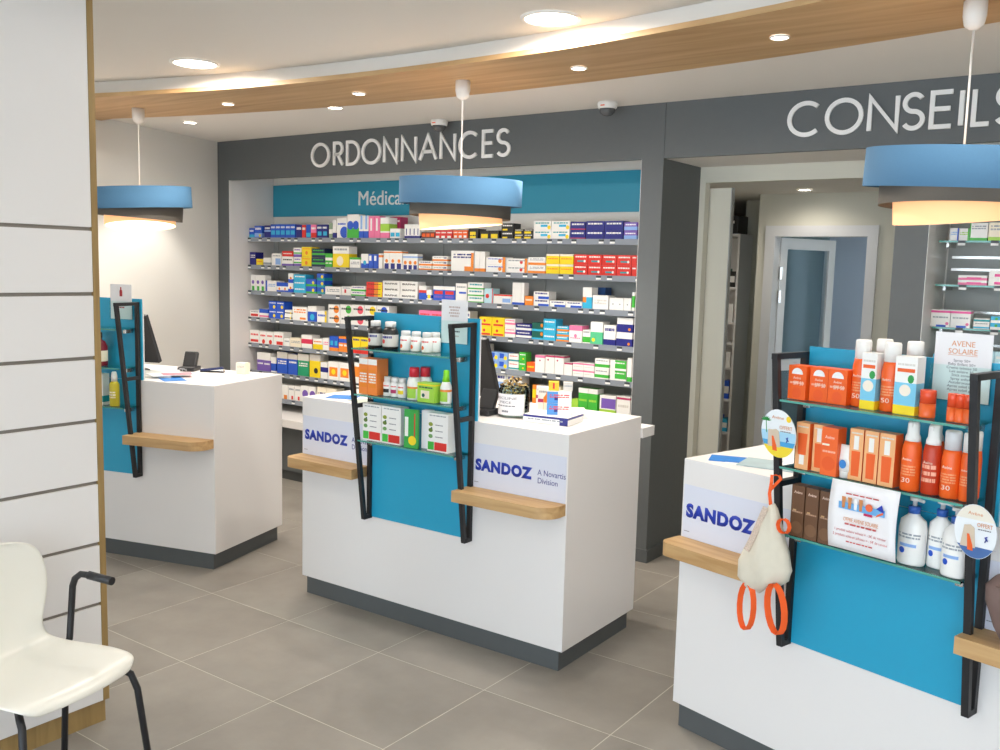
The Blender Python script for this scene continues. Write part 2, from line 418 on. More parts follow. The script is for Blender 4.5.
# passage between the columns
struct('ceiling_passage', box_bm(XK, XC0, YH+.03, 5.2, ZH, ZL-.001), ceil_mat)
bm = bmesh.new(); bx(bm, XK, XC0, 5.2, 5.26, 2.18, ZL); bx(bm, XK, -2.285, 5.2, 5.26, 0, 2.18)
struct('wall_passage_front', bm, cream_wall)
struct('ceiling_back', box_bm(-3.6, -.4, 5.3, 9.4, 2.225, 2.34), ceil_mat)
struct('wall_passage_left', box_bm(-3.7, -3.6, 5.3, 9.4, 0, 2.225), cream_wall)
struct('wall_passage_right', box_bm(-.95, -.85, 5.3, 6.6, 0, 2.225), cream_wall)
bm = bmesh.new(); bx(bm, -3.6, -2.36, 5.3, 5.36, 0, 2.225); struct('wall_passage_return', bm, cream_wall)
sd = thing('sliding_door', 'plain cream sliding door panel half open beside the grey column', 'door', (-2.236, 5.30, 0))
obj('leaf', box_bm(-.12, .078, -.018, .018, .01, 2.155, bev=.002), cream_wall, sd)
obj('edge_strip', box_bm(.0785, .084, -.02, .02, .01, 2.155), steel_grey, sd)
YD = 6.6
bm = bmesh.new()                        # wall with the glazed door
bx(bm, -2.477, -2.40, YD, YD+.1, 0, 2.225); bx(bm, -1.655, -.95, YD, YD+.1, 0, 2.225); bx(bm, -2.40, -1.655, YD, YD+.1, 1.985, 2.225)
struct('wall_door', bm, cream_wall)
bm = bmesh.new()
bx(bm, -2.477, -2.44, YD+.1, 9.3, 0, 2.225); struct('wall_back_partition', bm, mat('sage_paint', '8ea4aa', .8))
struct('wall_recess', box_bm(-2.79, -2.48, 7.15, 7.25, 0, 2.225), cream_wall)
struct('wall_back', box_bm(-2.44, -.4, 8.2, 8.3, 0, 2.225), mat('pale_paint', 'dde7fa', .8))
struct('wall_back_far', box_bm(-3.6, -2.477, 9.3, 9.4, 0, 2.225), cream_wall)
bm = bmesh.new()                        # side wall of the back room with its window opening
bx(bm, -.5, -.4, 6.7, 6.85, 0, 2.225); bx(bm, -.5, -.4, 8.0, 8.2, 0, 2.225); bx(bm, -.5, -.4, 6.85, 8.0, 0, .5); bx(bm, -.5, -.4, 6.85, 8.0, 2.15, 2.225)
struct('wall_back_side', bm, white_wall)
bm = bmesh.new()
bx(bm, -2.415, -2.345, YD-.02, YD+.11, 0, 2.0); bx(bm, -1.71, -1.64, YD-.02, YD+.11, 0, 2.0); bx(bm, -2.345, -1.71, YD-.02, YD+.11, 1.925, 2.0)
frame = struct('door_1', bm, mat('white_pvc', 'e6e6e6', .35))
door = thing('glazed_door', 'white framed glass door standing open in the doorway behind the passage', 'door', (-2.335, YD+.1, 0), math.radians(68))
bm = bmesh.new()
for a in ((0, .07, .02, 1.92), (.53, .6, .02, 1.92)): bx(bm, a[0], a[1], 0, .045, a[2], a[3])
bx(bm, .07, .53, 0, .045, .02, .16); bx(bm, .07, .53, 0, .045, 1.84, 1.92); bx(bm, .07, .53, 0, .045, .95, 1.03)
obj('door_frame', bm, MATS['white_pvc'], door)
obj('pane', box_bm(.07, .53, .018, .026, .16, .95), win_glass, door); obj('pane', box_bm(.07, .53, .018, .026, 1.03, 1.84), win_glass, door)
for z in (.3, 1.45, 1.62): obj('hinge', box_bm(-.012, .012, -.012, .0, z, z+.09), chrome, door)
hd = bmesh.new(); tube(hd, [(.565, -.04, 1.0), (.565, -.04, 1.05), (.48, -.04, 1.05)], .008); obj('handle', hd, chrome, door)
# shelf unit, dark box and goods in the back corridor
su = thing('shelf_unit', 'tall narrow white shelf unit in the corridor beside the glazed door', 'shelf unit', (-2.93, 6.86, 0))
obj('side_panel', box_bm(.2, .218, 0, .26, 0, 1.935), white_lam, su); obj('side_panel', box_bm(-.5, -.482, 0, .26, 0, 1.935), white_lam, su)
obj('back_panel', box_bm(-.482, .2, .25, .258, 0, 1.93), white_lam, su); obj('top_panel', box_bm(-.5, .218, -.002, .26, 1.935, 1.955), white_lam, su)
shz = [.08, .42, .68, .93, 1.12, 1.28, 1.55]
for z in shz: obj('shelf', box_bm(-.48, .199, .005, .249, z-.018, z), white_lam, su)
def w2(o, dx, dy, dz): return (o[0]+dx, o[1]+dy, o[2]+dz)
b = obj('binder_box', box_bm(-.11, .11, -.1, .1, 0, .14, bev=.004), black_plastic); b.location = (-2.86, 7.0, 1.9551)
obj('label_strip', box_bm(-.08, .08, -.1015, -.1, .08, .1), paper, b); tag(b, 'dark storage box on top of the white corridor shelf unit', 'box')
k = 0
for z, cols in ((.42, ('C', 'B')), (.68, ('B', 'W')), (.93, ('W',)), (1.28, ('W', 'Q')), (1.55, ('K', 'D', 'W'))):
    for q, c_ in enumerate(cols):
        me = pack_mesh('carton', .05, .1, .1 + .02*((k*7) % 3), c_ + ';a:W,.3,.7,0,1'); k += 1
        tag(obj('carton', me, None, None, (-2.78 - q*.062, 6.90, z)), 'small %s carton on the %s board of the corridor shelf unit' % ({'C': 'cyan', 'B': 'blue', 'W': 'white', 'Q': 'grey', 'K': 'black', 'D': 'dark green'}[c_], {.42: 'second', .68: 'third', .93: 'fourth', 1.28: 'sixth', 1.55: 'top'}[z]), 'box')
mo = thing('back_room_desk', 'dark desk edge with a black screen stand in the back room', 'desk', (-1.9, 7.55, 0))
obj('desk_top', box_bm(-.35, .7, 0, .6, .70, .74), black_plastic, mo); obj('leg', box_bm(-.33, -.28, .05, .55, 0, .70), black_plastic, mo); obj('leg', box_bm(.63, .68, .05, .55, 0, .70), black_plastic, mo)
obj('stand', box_bm(-.2, -.15, .2, .3, .74, 1.0), black_plastic, mo)

# ---------------------------------------------------------------- raised lettering and sign
def letter_sign(name_label, letters, vmid, z0, z1):
    x0 = aty(letters[0][1], vmid(letters[0][1]), YH).x
    t = thing('letter_sign', name_label, 'lettering', (x0, YH, z0))
    for ch, u0, u1 in letters:
        a, b = aty(u0, vmid(u0), YH).x, aty(u1, vmid(u1), YH).x
        bm = bmesh.new(); sw = .021
        w = stroke_word(bm, ch, z1-z0, sw, .012)
        if ch != 'I':
            # fit the letter to its width, keeping the stroke
            bm.free(); bm = bmesh.new(); w = stroke_word(bm, ch, z1-z0, sw, .012, (b-a-sw)/(w-sw))
        bmesh.ops.remove_doubles(bm, verts=bm.verts, dist=1e-5)
        obj('letter', bm, letter_mat, t, (a-x0, -.0005, 0))
    return t
letter_sign('raised white capitals ORDONNANCES on the grey header', [('O', 312, 330.5), ('R', 334, 344.5), ('D', 347, 361), ('O', 362.5, 382), ('N', 384, 398.7), ('N', 402, 417.7), ('A', 419.6, 438.3), ('N', 440.5, 456.8), ('C', 459.5, 479.6), ('E', 482.7, 495.2), ('S', 497, 511.3)], lambda u: 155-(u-312)*.06, 2.326, 2.498)
letter_sign('raised white capitals CONSEILS on the grey header', [('C', 788, 822), ('O', 825.5, 864), ('N', 868, 900), ('S', 902, 926), ('E', 930, 955), ('I', 959.5, 966), ('L', 972, 993), ('S', 995, 1019)], lambda u: 120-(u-788)*.07, 2.338, 2.512)
sp = thing('sign_panel', 'long teal sign panel above the medicine shelves', 'sign', (XO, YB, 2.015))
obj('board', box_bm(.004, XR-XO-.004, -.012, 0, 0, .25), teal_sign, sp)
me = text_mesh('Médicaments', .80, .105, letter_mat, .006); t = obj('lettering', me, None, sp, (.97, -.012, .075)); t['label'] = 'white lettering'

# ---------------------------------------------------------------- ceiling fixtures
def lamp(kind, power, parent, loc, size=.05, ang=120, color=WARM, blend=.6):
    l = bpy.data.lights.new('lamp', kind); l.energy = power; l.color = color
    if kind == 'SPOT': l.spot_size = math.radians(ang); l.spot_blend = blend; l.shadow_soft_size = size
    elif kind == 'POINT': l.shadow_soft_size = size
    elif kind == 'AREA': l.shape = 'DISK'; l.size = size
    o = bpy.data.objects.new('lamp', l); col.objects.link(o); o.location = loc; o.parent = parent; return o
def downlight(x, y, z, r, label, group, power, ang, blend=.6, lens=lens_mat):
    t = thing('downlight', label, 'light', (x, y, z), 0, group)
    bm = bmesh.new(); lathe(bm, [(r*1.16, -.0005), (r*1.14, -.006), (r*1.0, -.008), (r*.98, -.003)], 32, cap=False); obj('trim_ring', bm, white_plastic, t)
    bm = bmesh.new(); lathe(bm, [(r*.98, -.0012), (r*.97, -.0045), (.001, -.0055)], 32, cap=False); obj('lens', bm, lens, t)
    lamp('SPOT', power, t, (0, 0, -.03), r*.6, ang, WARM, blend); return t
for x, y in ((-2.077, 3.174), (-4.077, 2.992)):
    downlight(x, y, ZC, .105, 'large round downlight set close to the curved ceiling step', 'large round downlights', P_BIG, 177, .15)
for x, y in ((-.4, 2.9), (-3.2, 1.2), (-1.5, .9), (.3, .6), (-2.4, -.9), (-.7, -1.2), (1.2, -.9), (1.4, 1.6)):  # lamps outside the view, added for general light in the shop
    downlight(x, y, ZC, .105, 'added large round downlight in the unseen ceiling of the shop floor', 'added shop floor downlights', P_SHOP, 160)
for x, y in ((-4.468, 3.498), (-3.552, 3.617), (-2.223, 3.634), (-1.284, 3.529)):
    downlight(x, y, ZL-.022, .032, 'small recessed spotlight in the curved oak ceiling board', 'spotlights in the oak board', P_SPOT, 110)
for x, y in ((-5.429, 3.939), (-4.091, 3.969), (-2.75, 3.97), (-.1, 3.9)):
    downlight(x, y, ZL, .042, 'small recessed spotlight in the white ceiling behind the oak board', 'spotlights behind the oak board', P_LOW if x < -2 else P_LOW*.3, 92, .5)
downlight(-2.95, 6.0, 2.225, .045, 'small added fill spotlight over the corridor shelf unit', None, 10, 150)  # extra lamp, added to brighten the dark corridor recess
downlight(-2.061, 6.3, 2.225, .045, 'small recessed spotlight in the passage ceiling', None, 3.5, 165)
SR = Vector((math.cos(YAW), math.sin(YAW), 0)); SF = Vector((-math.sin(YAW), math.cos(YAW), 0))
def pendant(x, y, label, blue, bfront, mid, inner, front):
    t = thing('pendant_lamp', label, 'lamp', (x, y, 1.85))
    zt = ZL - .022 - 1.85
    bm = bmesh.new(); lathe(bm, [(.036, zt), (.036, zt-.045), (.03, zt-.075), (.012, zt-.09)], 20); obj('ceiling_cup', bm, white_plastic, t)
    bm = bmesh.new(); tube(bm, [(0, 0, zt-.08), (0, 0, .12)], .004, 6); obj('cord', bm, white_plastic, t)
    def ring(name, m, r, z0, z1, roll, fr=0, th=.004):
        bm = bmesh.new(); h = (z1-z0)/2
        lathe(bm, [(r, -h), (r, h), (r-th, h), (r-th, -h), (r, -h)], 56, cap=False)
        o = obj(name, bm, m, t)
        o.matrix_local = Matrix.Translation((0, 0, (z0+z1)/2)) @ Matrix.Rotation(math.radians(roll), 4, SF) @ Matrix.Rotation(math.radians(-fr), 4, SR); return o
    ring('outer_shade', blue_fabric, .300, .104, .229, blue, bfront)
    ring('middle_shade', dark_fabric, .248, .045, .17, mid)
    o = ring('inner_shade', glow_fabric, .203, .0, .125, inner, front)
    bm = bmesh.new(); lathe(bm, [(.198, -.056), (.001, -.056)], 48, cap=False); obj('diffuser', bm, diffuser, o)
    bm = bmesh.new(); lathe(bm, [(.27, .19), (.21, .188)], 48, cap=False); obj('top_ring', bm, dark_fabric, t)
    bm = bmesh.new()
    for k in range(3):
        a = 2*PI*k/3; tube(bm, [(0, 0, .165), (.28*math.cos(a), .28*math.sin(a), .168)], .003, 6)
    lathe(bm, [(.02, .12), (.02, .19)], 12); obj('spider', bm, white_plastic, t)
    lamp('POINT', P_PEND, t, (0, 0, -.05), .1)
    return t
pendant(-5.121, 3.353, 'pendant lamp of three stacked drum shades near the white side wall', -2.6, -2.5, 3.6, -3.5, 6)
pendant(-2.868, 3.627, 'pendant lamp of three stacked drum shades below the ORDONNANCES lettering', .8, -2, 1.9, -5.0, -.5)
pendant(-.598, 3.39, 'pendant lamp of three stacked drum shades below the CONSEILS lettering', .5, -4.5, 1.5, -5.5, -3)
for x, y, lb in ((-3.845, 4.63, 'white dome security camera above the ORDONNANCES lettering'), (-2.599, 4.56, 'white dome security camera above the grey column')):
    t = thing('security_camera', lb, 'camera', (x, y, ZL), 0, 'dome security cameras')
    bm = bmesh.new(); lathe(bm, [(.052, 0), (.055, -.012), (.052, -.03), (.046, -.036)], 24); obj('housing', bm, white_plastic, t)
    bm = bmesh.new(); lathe(bm, [(.044, -.036), (.04, -.055), (.025, -.07), (.002, -.075)], 20); obj('dome', bm, mat('smoked_dome', '55585a', .12, spec=.7), t)
    obj('badge', box_bm(-.012, .012, -.055, -.052, -.026, -.02), orange, t)

# ================================================================ MEDICINE SHELVES
ZS = [1.836, 1.622, 1.420, 1.209, 1.002, .785, .585]
ORD = ['top', 'second', 'third', 'fourth', 'fifth', 'sixth', 'lowest']
YF = 4.885
rk = thing('shelf_rack', 'grey steel back panels and uprights behind the medicine shelves', 'shelving', (XO, YB, 0))
bm = bmesh.new(); bx(bm, .01, XR-XO-.01, -.012, -.001, .5, 1.835); obj('back_panel', bm, steel_grey, rk)
for k in range(5): obj('upright', box_bm(.05 + k*.865, .075 + k*.865, -.02, -.012, .5, 1.85), steel_grey, rk)
tagm = mesh(box_bm(-.016, .016, -.004, 0, 0, .012), 'screen', tag_dark)
tagw = mesh(box_bm(-.016, .016, -.005, 0, -.011, 0), 'price_tag', tag_white)
for r, z in enumerate(ZS):
    t = thing('wall_shelf', '%s grey wall shelf of the medicine alcove with clip-on price tags' % ORD[r], 'shelf', (XO+.015, 0, z), 0, 'medicine shelves')
    L = XR-XO-.03
    obj('board', box_bm(0, L, YF, YB-.0125, -.016, -.0005), steel_grey, t)
    bm = bmesh.new(); prism_xz(bm, [(0, -.03), (L, -.03), (L, .004), (0, .004)], YF-.012, YF-.001); obj('rail', bm, rail_mat, t)
    x = .02
    while x < L - .03:
        o = obj('price_tag', tagw, None, t, (x, YF-.012, -.012)); obj('screen', tagm, None, o, (0, 0, .0005))
        x += random.choice((.075, .1, .13, .16, .19))
# cupboard below
t = thing('wall_cupboard', 'dark grey base cupboard with white ledge under the medicine shelves', 'cupboard', (XO, 0, 0))
L = XR - XO - .01
obj('ledge', box_bm(.01, L, 4.63, YB-.002, .43, .49, bev=.003), white_lam, t)
for k in range(6): obj('door', box_bm(.012 + k*L/6, (k+1)*L/6 - .006, 4.715, 4.735, .08, .428), grey_lam, t)
obj('body', box_bm(.012, L-.003, 4.736, YB-.004, .08, .429), grey_lam, t); obj('plinth', box_bm(.012, L-.003, 4.75, YB-.004, 0, .0795), dark_plinth, t)

CROP = {'A': (240, 210, 6.25), 'B': (380, 200, 6.25), 'C': (500, 200, 6.253), 'D': (240, 290, 6.25), 'E': (470, 300, 5.556)}
# (crop, x0, x1, top, columns, stacked, print, description)
ROWS = {
0: [('A', 50, 87, 112, 1, 1, 'B;a:C,.0,.35;t:W,.5,.8,1', 'short blue toothpaste'), ('A', 89, 136, 98, 1, 1, 'B;a:A,.1,.4;c:Y,.75,.2,.12;t:W,.55,.85,1', 'broad blue toothpaste'), ('A', 150, 189, 95, 1, 1, 'N;a:A,.5,.62;t:W,.6,.85,1', 'dark navy denture tablets'),
    ('A', 190, 345, 88, 5, 1, 'B;a:C,.25,.55,.1,.9;t:W,.62,.85,1', 'slim blue denture cream'), ('A', 348, 384, 90, 1, 1, 'N;t:W,.5,.8,1', 'navy dental paste'), ('A', 386, 410, 92, 1, 1, 'R;t:W,.5,.8,1', 'slim red dental paste'), ('A', 412, 440, 90, 1, 1, 'B;a:C,.1,.4', 'slim blue and cyan dental paste'),
    ('A', 442, 475, 90, 1, 1, 'P;a:R,.0,.4;t:W,.55,.8,1', 'hot pink dental paste'), ('A', 477, 545, 90, 2, 1, 'N;a:C,.2,.5,.2,.9;t:W,.6,.85,1', 'slim navy and cyan dental paste'), ('A', 555, 576, 80, 1, 1, '8fa58a;a:W,.3,.6', 'slim grey green'), ('A', 578, 601, 60, 1, 1, 'W;a:N,.0,.3', 'slim white and navy'),
    ('A', 603, 665, 48, 1, 1, 'W;c:B,.75,.3,.28;t:B,.6,.75,1', 'white box with a blue swirl'), ('A', 668, 742, 25, 2, 1, 'G;a:W,.45,.1.0'.replace('.1.0', '1') + ';c:B,.5,.55,.18', 'green and white box with a blue disc'), ('A', 743, 800, 32, 2, 1, 'W;a:B,0,.32;b:A,.4,1,.3,.75', 'white and blue toothbrush'),
    ('A', 802, 872, 36, 2, 1, 'P;a:W,.35,.9,.3,.6', 'pink toothbrush'), ('A', 875, 931, 45, 1, 1, 'W;a:P,0,.28;b:L,.35,.7', 'white, lime and pink mouthwash'), ('A', 936, 1000, 115, 2, 1, 'W;a:C,.2,.6,.1,.9', 'white box with turquoise drops'), ('A', 936, 1000, 42, 2, 2, 'M;t:W,.4,.7,1', 'magenta box standing behind turquoise ones', .09),
    ('B', 150, 246, 150, 4, 1, 'W;a:N,0,.2;b:N,.25,.7,.4,.65', 'white box with navy stripe'), ('B', 256, 340, 200, 3, 1, '6b3a30;a:F,.3,.8,.1,.9', 'low brown and red lozenge'), ('B', 342, 450, 188, 3, 1, 'R;a:W,.1,.35,.1,.7;t:W,.55,.8,1', 'low red lozenge'),
    ('B', 455, 545, 188, 3, 1, 'F;a:W,.15,.4,.2,.8;t:W,.6,.8,1', 'low orange red lozenge'), ('B', 550, 612, 178, 1, 1, 'K;a:Y,.0,.7,.15,.75;t:K,.2,.4,1', 'black and yellow lozenge'), ('B', 620, 742, 190, 2, 1, 'K;a:Y,.05,.6,.15,.85', 'wide black and yellow lozenge'), ('B', 755, 832, 145, 1, 2, 'K;a:Y,.1,.3,.1,.5;t:W,.5,.8,1', 'black lozenge'),
    ('C', 86, 205, 180, 2, 2, 'K;a:Y,.1,.5,.05,.75;t:W,.6,.85,1', 'black pastille with yellow flash'), ('C', 207, 435, 130, 2, 2, 'W;a:C,.35,.6,.4,.8;c:Y,.88,.3,.22;t:T,.6,.85,1', 'flat white box with lemon'), ('C', 437, 533, 135, 1, 2, 'N;a:R,.12,.2;t:W,.5,.8,1', 'navy box with a red line'), ('C', 535, 770, 130, 2, 2, 'N;t:W,.5,.8,1', 'plain navy'), ('C', 772, 855, 138, 1, 2, 'V;a:A,.1,.5;t:W,.55,.8,1', 'violet and pale blue')],
1: [('A', 60, 97, 262, 1, 1, 'N;t:W,.5,.8,2', 'navy sachet'), ('A', 99, 141, 305, 1, 1, 'Y;t:O,.4,.7,1', 'small yellow'), ('A', 145, 191, 298, 1, 1, 'W;a:S,.1,.4', 'small white and grey'), ('A', 195, 256, 270, 1, 1, 'W;a:A,.1,.6,.4,.95;t:S,.7,.85,1', 'white and pale blue'), ('A', 260, 331, 290, 1, 1, 'W;a:V,0,.25;t:K,.5,.75,1', 'white box with black name'), ('A', 262, 331, 256, 1, 1, 'R;t:W,.3,.6,1', 'flat red box on the white one', 0, 1),
    ('A', 334, 382, 235, 1, 2, 'W;a:V,.0,.3;b:G,.35,.5;t:V,.6,.85,1', 'white, violet and green'), ('A', 383, 445, 230, 1, 2, 'Y;c:O,.5,.4,.2;t:O,.7,.85,1', 'yellow and orange'), ('A', 447, 530, 240, 1, 2, '17294e;a:G,.3,.5;t:G,.65,.85,1', 'dark navy and green'), ('A', 532, 575, 270, 2, 1, 'G;a:W,.5,.7;t:W,.2,.35,1', 'slim green'), ('A', 578, 682, 225, 1, 1, 'Y;a:W,.66,1;c:E,.45,.32,.22;t:S,.75,.9,1', 'big yellow box with a spiral'),
    ('A', 684, 751, 295, 1, 1, 'W;a:G,.8,1;t:S,.3,.6,2', 'low white box with green top'), ('A', 755, 801, 272, 1, 1, 'W;a:B,0,.35;c:C,.5,.4,.15', 'white and blue nose spray'), ('A', 803, 862, 275, 2, 1, 'B;a:W,.55,.9,.1,.6', 'blue nose spray'), ('A', 865, 888, 270, 1, 1, 'W;a:O,.75,.9', 'slim white and orange'), ('B', 20, 136, 315, 3, 1, 'W;a:N,0,.32,.15,.85;c:O,.5,.45,.1;b:O,.88,.95', 'tall white, orange and navy'), ('B', 140, 235, 335, 3, 1, 'W;a:N,0,.3,.15,.85;c:O,.5,.45,.12;b:A,.75,.85', 'shorter white, orange and navy'),
    ('B', 240, 322, 380, 1, 2, 'W;a:O,0,.4;t:N,.5,.8,1', 'flat white and orange'), ('B', 325, 420, 350, 1, 3, 'W;a:O,0,.35;b:N,.5,.8,.75,.95;t:S,.5,.75,1', 'flat white and orange box with navy corner'), ('B', 440, 586, 315, 1, 1, 'W;a:O,0,.25,.6,1;b:O,.0,.9,.88,1;t:N,.6,.85,2', 'large white and orange'), ('B', 590, 655, 320, 2, 1, 'W;a:O,0,.18', 'slim white box with orange foot'), ('B', 660, 784, 355, 1, 2, 'W;a:O,0,1,.85,1;c:O,.72,.5,.28;t:B,.6,.8,1', 'white box with orange ball'), ('B', 786, 920, 365, 1, 2, 'W;a:O,0,1,.88,1;c:R,.72,.5,.25;t:S,.5,.8,1', 'white box with red and orange balls'),
    ('C', 155, 282, 357, 1, 2, 'W;a:O,.05,.35;t:S,.55,.85,2', 'white box with amber wave'), ('C', 285, 456, 337, 2, 2, 'Y;a:E,.8,1;t:O,.4,.6,1', 'plain yellow'), ('C', 458, 820, 342, 4, 2, 'R;a:T,.28,.44,.25,.75;c:W,.78,.36,.12;t:W,.62,.85,1', 'red box with a mint arrow'), ('C', 822, 852, 345, 1, 2, 'R;t:W,.62,.85,1', 'narrow red')],
2: [('A', 65, 155, 405, 3, 1, 'W;a:G,0,.3,.3,.8;c:V,.5,.55,.12', 'slim white tube box with a green leaf'), ('A', 158, 226, 440, 1, 1, 'W;a:B,0,1,0,.15;t:A,.4,.7,2', 'white box with a blue edge'), ('A', 228, 298, 452, 2, 1, 'W;a:B,.6,1;b:B,0,.2;c:O,.5,.35,.14', 'small white and blue'), ('A', 300, 331, 395, 1, 2, 'W;a:B,0,.4;c:O,.5,.5,.15', 'narrow white and blue'), ('A', 333, 410, 402, 1, 3, 'C;t:W,.4,.75,1', 'flat cyan'), ('A', 411, 476, 430, 1, 2, 'B;a:G,0,.3;c:Y,.7,.5,.22', 'blue and green box with yellow spot'), ('A', 480, 527, 397, 1, 3, 'B;a:T,0,.4;c:Y,.7,.55,.25', 'small blue and teal box with yellow spot'),
    ('A', 529, 630, 478, 1, 1, 'W;t:S,.3,.7,2', 'low plain white'), ('A', 632, 690, 478, 1, 1, 'W;a:R,.3,.7,.3,.5;t:S,.7,.9,1', 'low white and red'), ('A', 692, 784, 475, 1, 2, 'W;a:G,0,.35;t:V,.5,.8,1', 'flat white and green'), ('A', 786, 888, 450, 1, 3, 'R;a:Y,0,1,.75,1;b:O,0,1,.5,.75;t:K,.4,.65,1', 'red and yellow'), ('B', 10, 235, 507, 2, 3, 'W', 'white BIAFINE'),
    ('B', 240, 286, 535, 1, 1, 'W;a:B,0,.5;b:R,.5,.7', 'white, blue and red'), ('B', 288, 320, 560, 1, 1, 'W;a:B,.2,.5;c:Y,.5,.35,.2', 'small white and blue box with yellow'), ('B', 330, 466, 538, 2, 1, 'B;a:W,.75,1;b:R,.45,.68,.1,.9;t:V,.1,.35,1', 'blue box with a red flash'), ('B', 470, 541, 520, 1, 1, 'W;a:B,.45,.55,.3,.95;t:S,.7,.85,1', 'white box with a blue dash'), ('B', 545, 646, 515, 1, 3, 'W;a:G,0,.2;t:T,.4,.8,1', 'flat white box with green curve'), ('B', 650, 704, 552, 1, 1, 'I;a:R,0,1,.9,1;c:R,.35,.5,.15', 'pale blue box with red arrow'), ('B', 706, 822, 590, 1, 1, 'W;a:R,.85,1;b:A,.2,.6,.5,.95', 'white box with red rim'),
    ('C', 75, 150, 515, 4, 1, 'W;a:B,0,.12', 'slim tall white tube'), ('C', 152, 204, 600, 1, 1, 'O;t:E,.4,.7,1', 'orange'), ('C', 206, 305, 572, 1, 2, 'W;a:B,0,.35,.3,1;t:N,.5,.85,1', 'white and blue sachet'), ('C', 307, 510, 632, 2, 1, 'W;a:B,0,.4,.3,1;t:N,.55,.85,1', 'low white and blue sachet'), ('C', 514, 572, 545, 1, 1, 'W;a:C,0,.55;b:O,.3,.55,.0,.4', 'tall white and cyan'), ('C', 576, 676, 595, 1, 1, 'W;c:S,.35,.5,.05;t:Q,.3,.7,2', 'white box with grey dots'), ('C', 680, 816, 612, 3, 1, 'W;c:S,.5,.5,.06', 'small white box with grey dot'), ('C', 824, 840, 575, 1, 1, 'W;a:G,.2,.8', 'very slim green and white'), ('C', 576, 655, 545, 1, 1, '24508c', 'dark blue box standing at the back', .12)],
3: [('D', 55, 118, 125, 1, 1, 'W;a:R,.15,.5,.1,.9;t:S,.6,.85,1', 'low white and red'), ('D', 120, 173, 118, 1, 1, 'W;a:B,.55,1;b:P,.1,.3', 'low blue and white'), ('D', 178, 275, 70, 2, 2, 'B;c:Y,.7,.35,.2;t:W,.65,.85,1', 'blue box with yellow spot'), ('D', 278, 322, 125, 1, 2, 'W;a:K,.3,.5;c:Y,.85,.4,.2', 'small striped'), ('D', 326, 420, 105, 1, 1, 'W;t:O,.5,.85,2;a:O,.1,.25,.5,.9', 'white and orange'), ('D', 423, 478, 100, 1, 1, 'W;a:B,0,.65;c:C,.5,.3,.2', 'white and blue'), ('D', 480, 541, 130, 1, 1, 'W;a:Y,0,1,.8,1;t:B,.4,.7,1', 'white and yellow'),
    ('D', 550, 624, 90, 1, 2, 'W;c:O,.7,.5,.4;t:K,.35,.65,1', 'white box with an orange disc'), ('D', 625, 699, 90, 1, 2, 'W;c:G,.7,.5,.4;t:K,.35,.65,1', 'white box with a green disc'), ('D', 700, 774, 92, 1, 2, 'W;c:ee5468,.7,.5,.4;t:K,.35,.65,1', 'white box with a red disc'), ('D', 775, 849, 95, 1, 2, 'W;c:Y,.7,.5,.4;t:K,.35,.65,1', 'white box with a yellow disc'), ('D', 850, 930, 98, 1, 2, 'W;c:B,.6,.5,.4;t:K,.35,.65,1', 'white box with a blue disc'), ('B', 240, 392, 690, 2, 1, 'P;a:W,.0,.5;t:R,.65,.85,1', 'pink and white'),
    ('B', 396, 560, 690, 3, 1, 'W;a:A,.2,.6;t:N,.7,.9,1', 'pale blue and white'),
    ('E', 50, 190, 95, 2, 2, 'Y;a:R,.1,.3,.1,.9;c:R,.4,.6,.16', 'yellow and red'), ('E', 191, 250, 105, 1, 2, 'W;a:P,.4,.6;t:P,.7,.9,1', 'white and pink'), ('E', 252, 340, 132, 1, 2, 'N;a:W,.15,.45;t:W,.6,.85,1', 'navy and white'), ('E', 342, 404, 125, 1, 2, 'D;a:C,0,.25;c:O,.9,.7,.2', 'dark teal'), ('E', 405, 475, 105, 1, 3, 'C;t:W,.35,.7,1', 'flat cyan'), ('E', 477, 545, 145, 1, 3, 'C;a:O,0,.4;t:W,.6,.9,1', 'flat cyan and orange'), ('E', 547, 620, 140, 1, 1, 'W;a:P,.7,1;c:P,.5,.4,.1;t:P,.2,.3,1', 'white box with pink top'), ('E', 622, 665, 165, 1, 1, 'W;a:G,.1,.5;t:S,.7,.9,1', 'narrow white and green'), ('E', 668, 738, 120, 1, 1, 'W;a:57c58f,0,.55;c:Y,.25,.2,.08', 'white and mint'), ('E', 740, 808, 138, 1, 1, 'W;a:N,0,.3;t:N,.6,.85,1', 'white box with navy foot'), ('E', 812, 903, 98, 1, 2, 'N;a:W,.55,1;c:O,.8,.2,.1', 'navy box with a white arch')],
4: [('D', 55, 120, 250, 1, 1, 'W;a:R,.1,.3,.1,.9;t:R,.5,.75,1', 'white box with red fruit'), ('D', 122, 205, 260, 2, 1, 'W;c:R,.6,.2,.18;t:R,.5,.75,1', 'narrow white box with red fruit'), ('D', 208, 271, 262, 1, 1, 'W;a:R,.05,.3,.3,.95;t:R,.5,.75,1', 'white box with red cherries'), ('D', 273, 309, 300, 1, 1, 'W;t:S,.4,.7,1', 'small plain white'), ('D', 311, 380, 300, 1, 1, 'E;t:S,.4,.7,2', 'plain cream'), ('D', 383, 450, 280, 1, 1, 'W;a:e03057,.35,.7', 'white box with crimson band'), ('D', 453, 514, 305, 1, 1, 'W;a:Y,0,.5;t:O,.6,.8,1', 'white and yellow'), ('D', 516, 555, 300, 1, 1, 'W;t:P,.4,.7,2', 'white box with pink script'),
    ('D', 558, 613, 288, 2, 1, 'B;a:O,0,.25;b:C,.4,.7,.2,.8', 'blue and orange effervescent'), ('D', 615, 676, 290, 2, 1, 'O;a:B,.6,.85;t:W,.3,.5,1', 'orange and blue effervescent'), ('D', 700, 800, 295, 2, 1, 'Y;a:R,0,.3;t:N,.7,.9,1', 'yellow vitamin'),
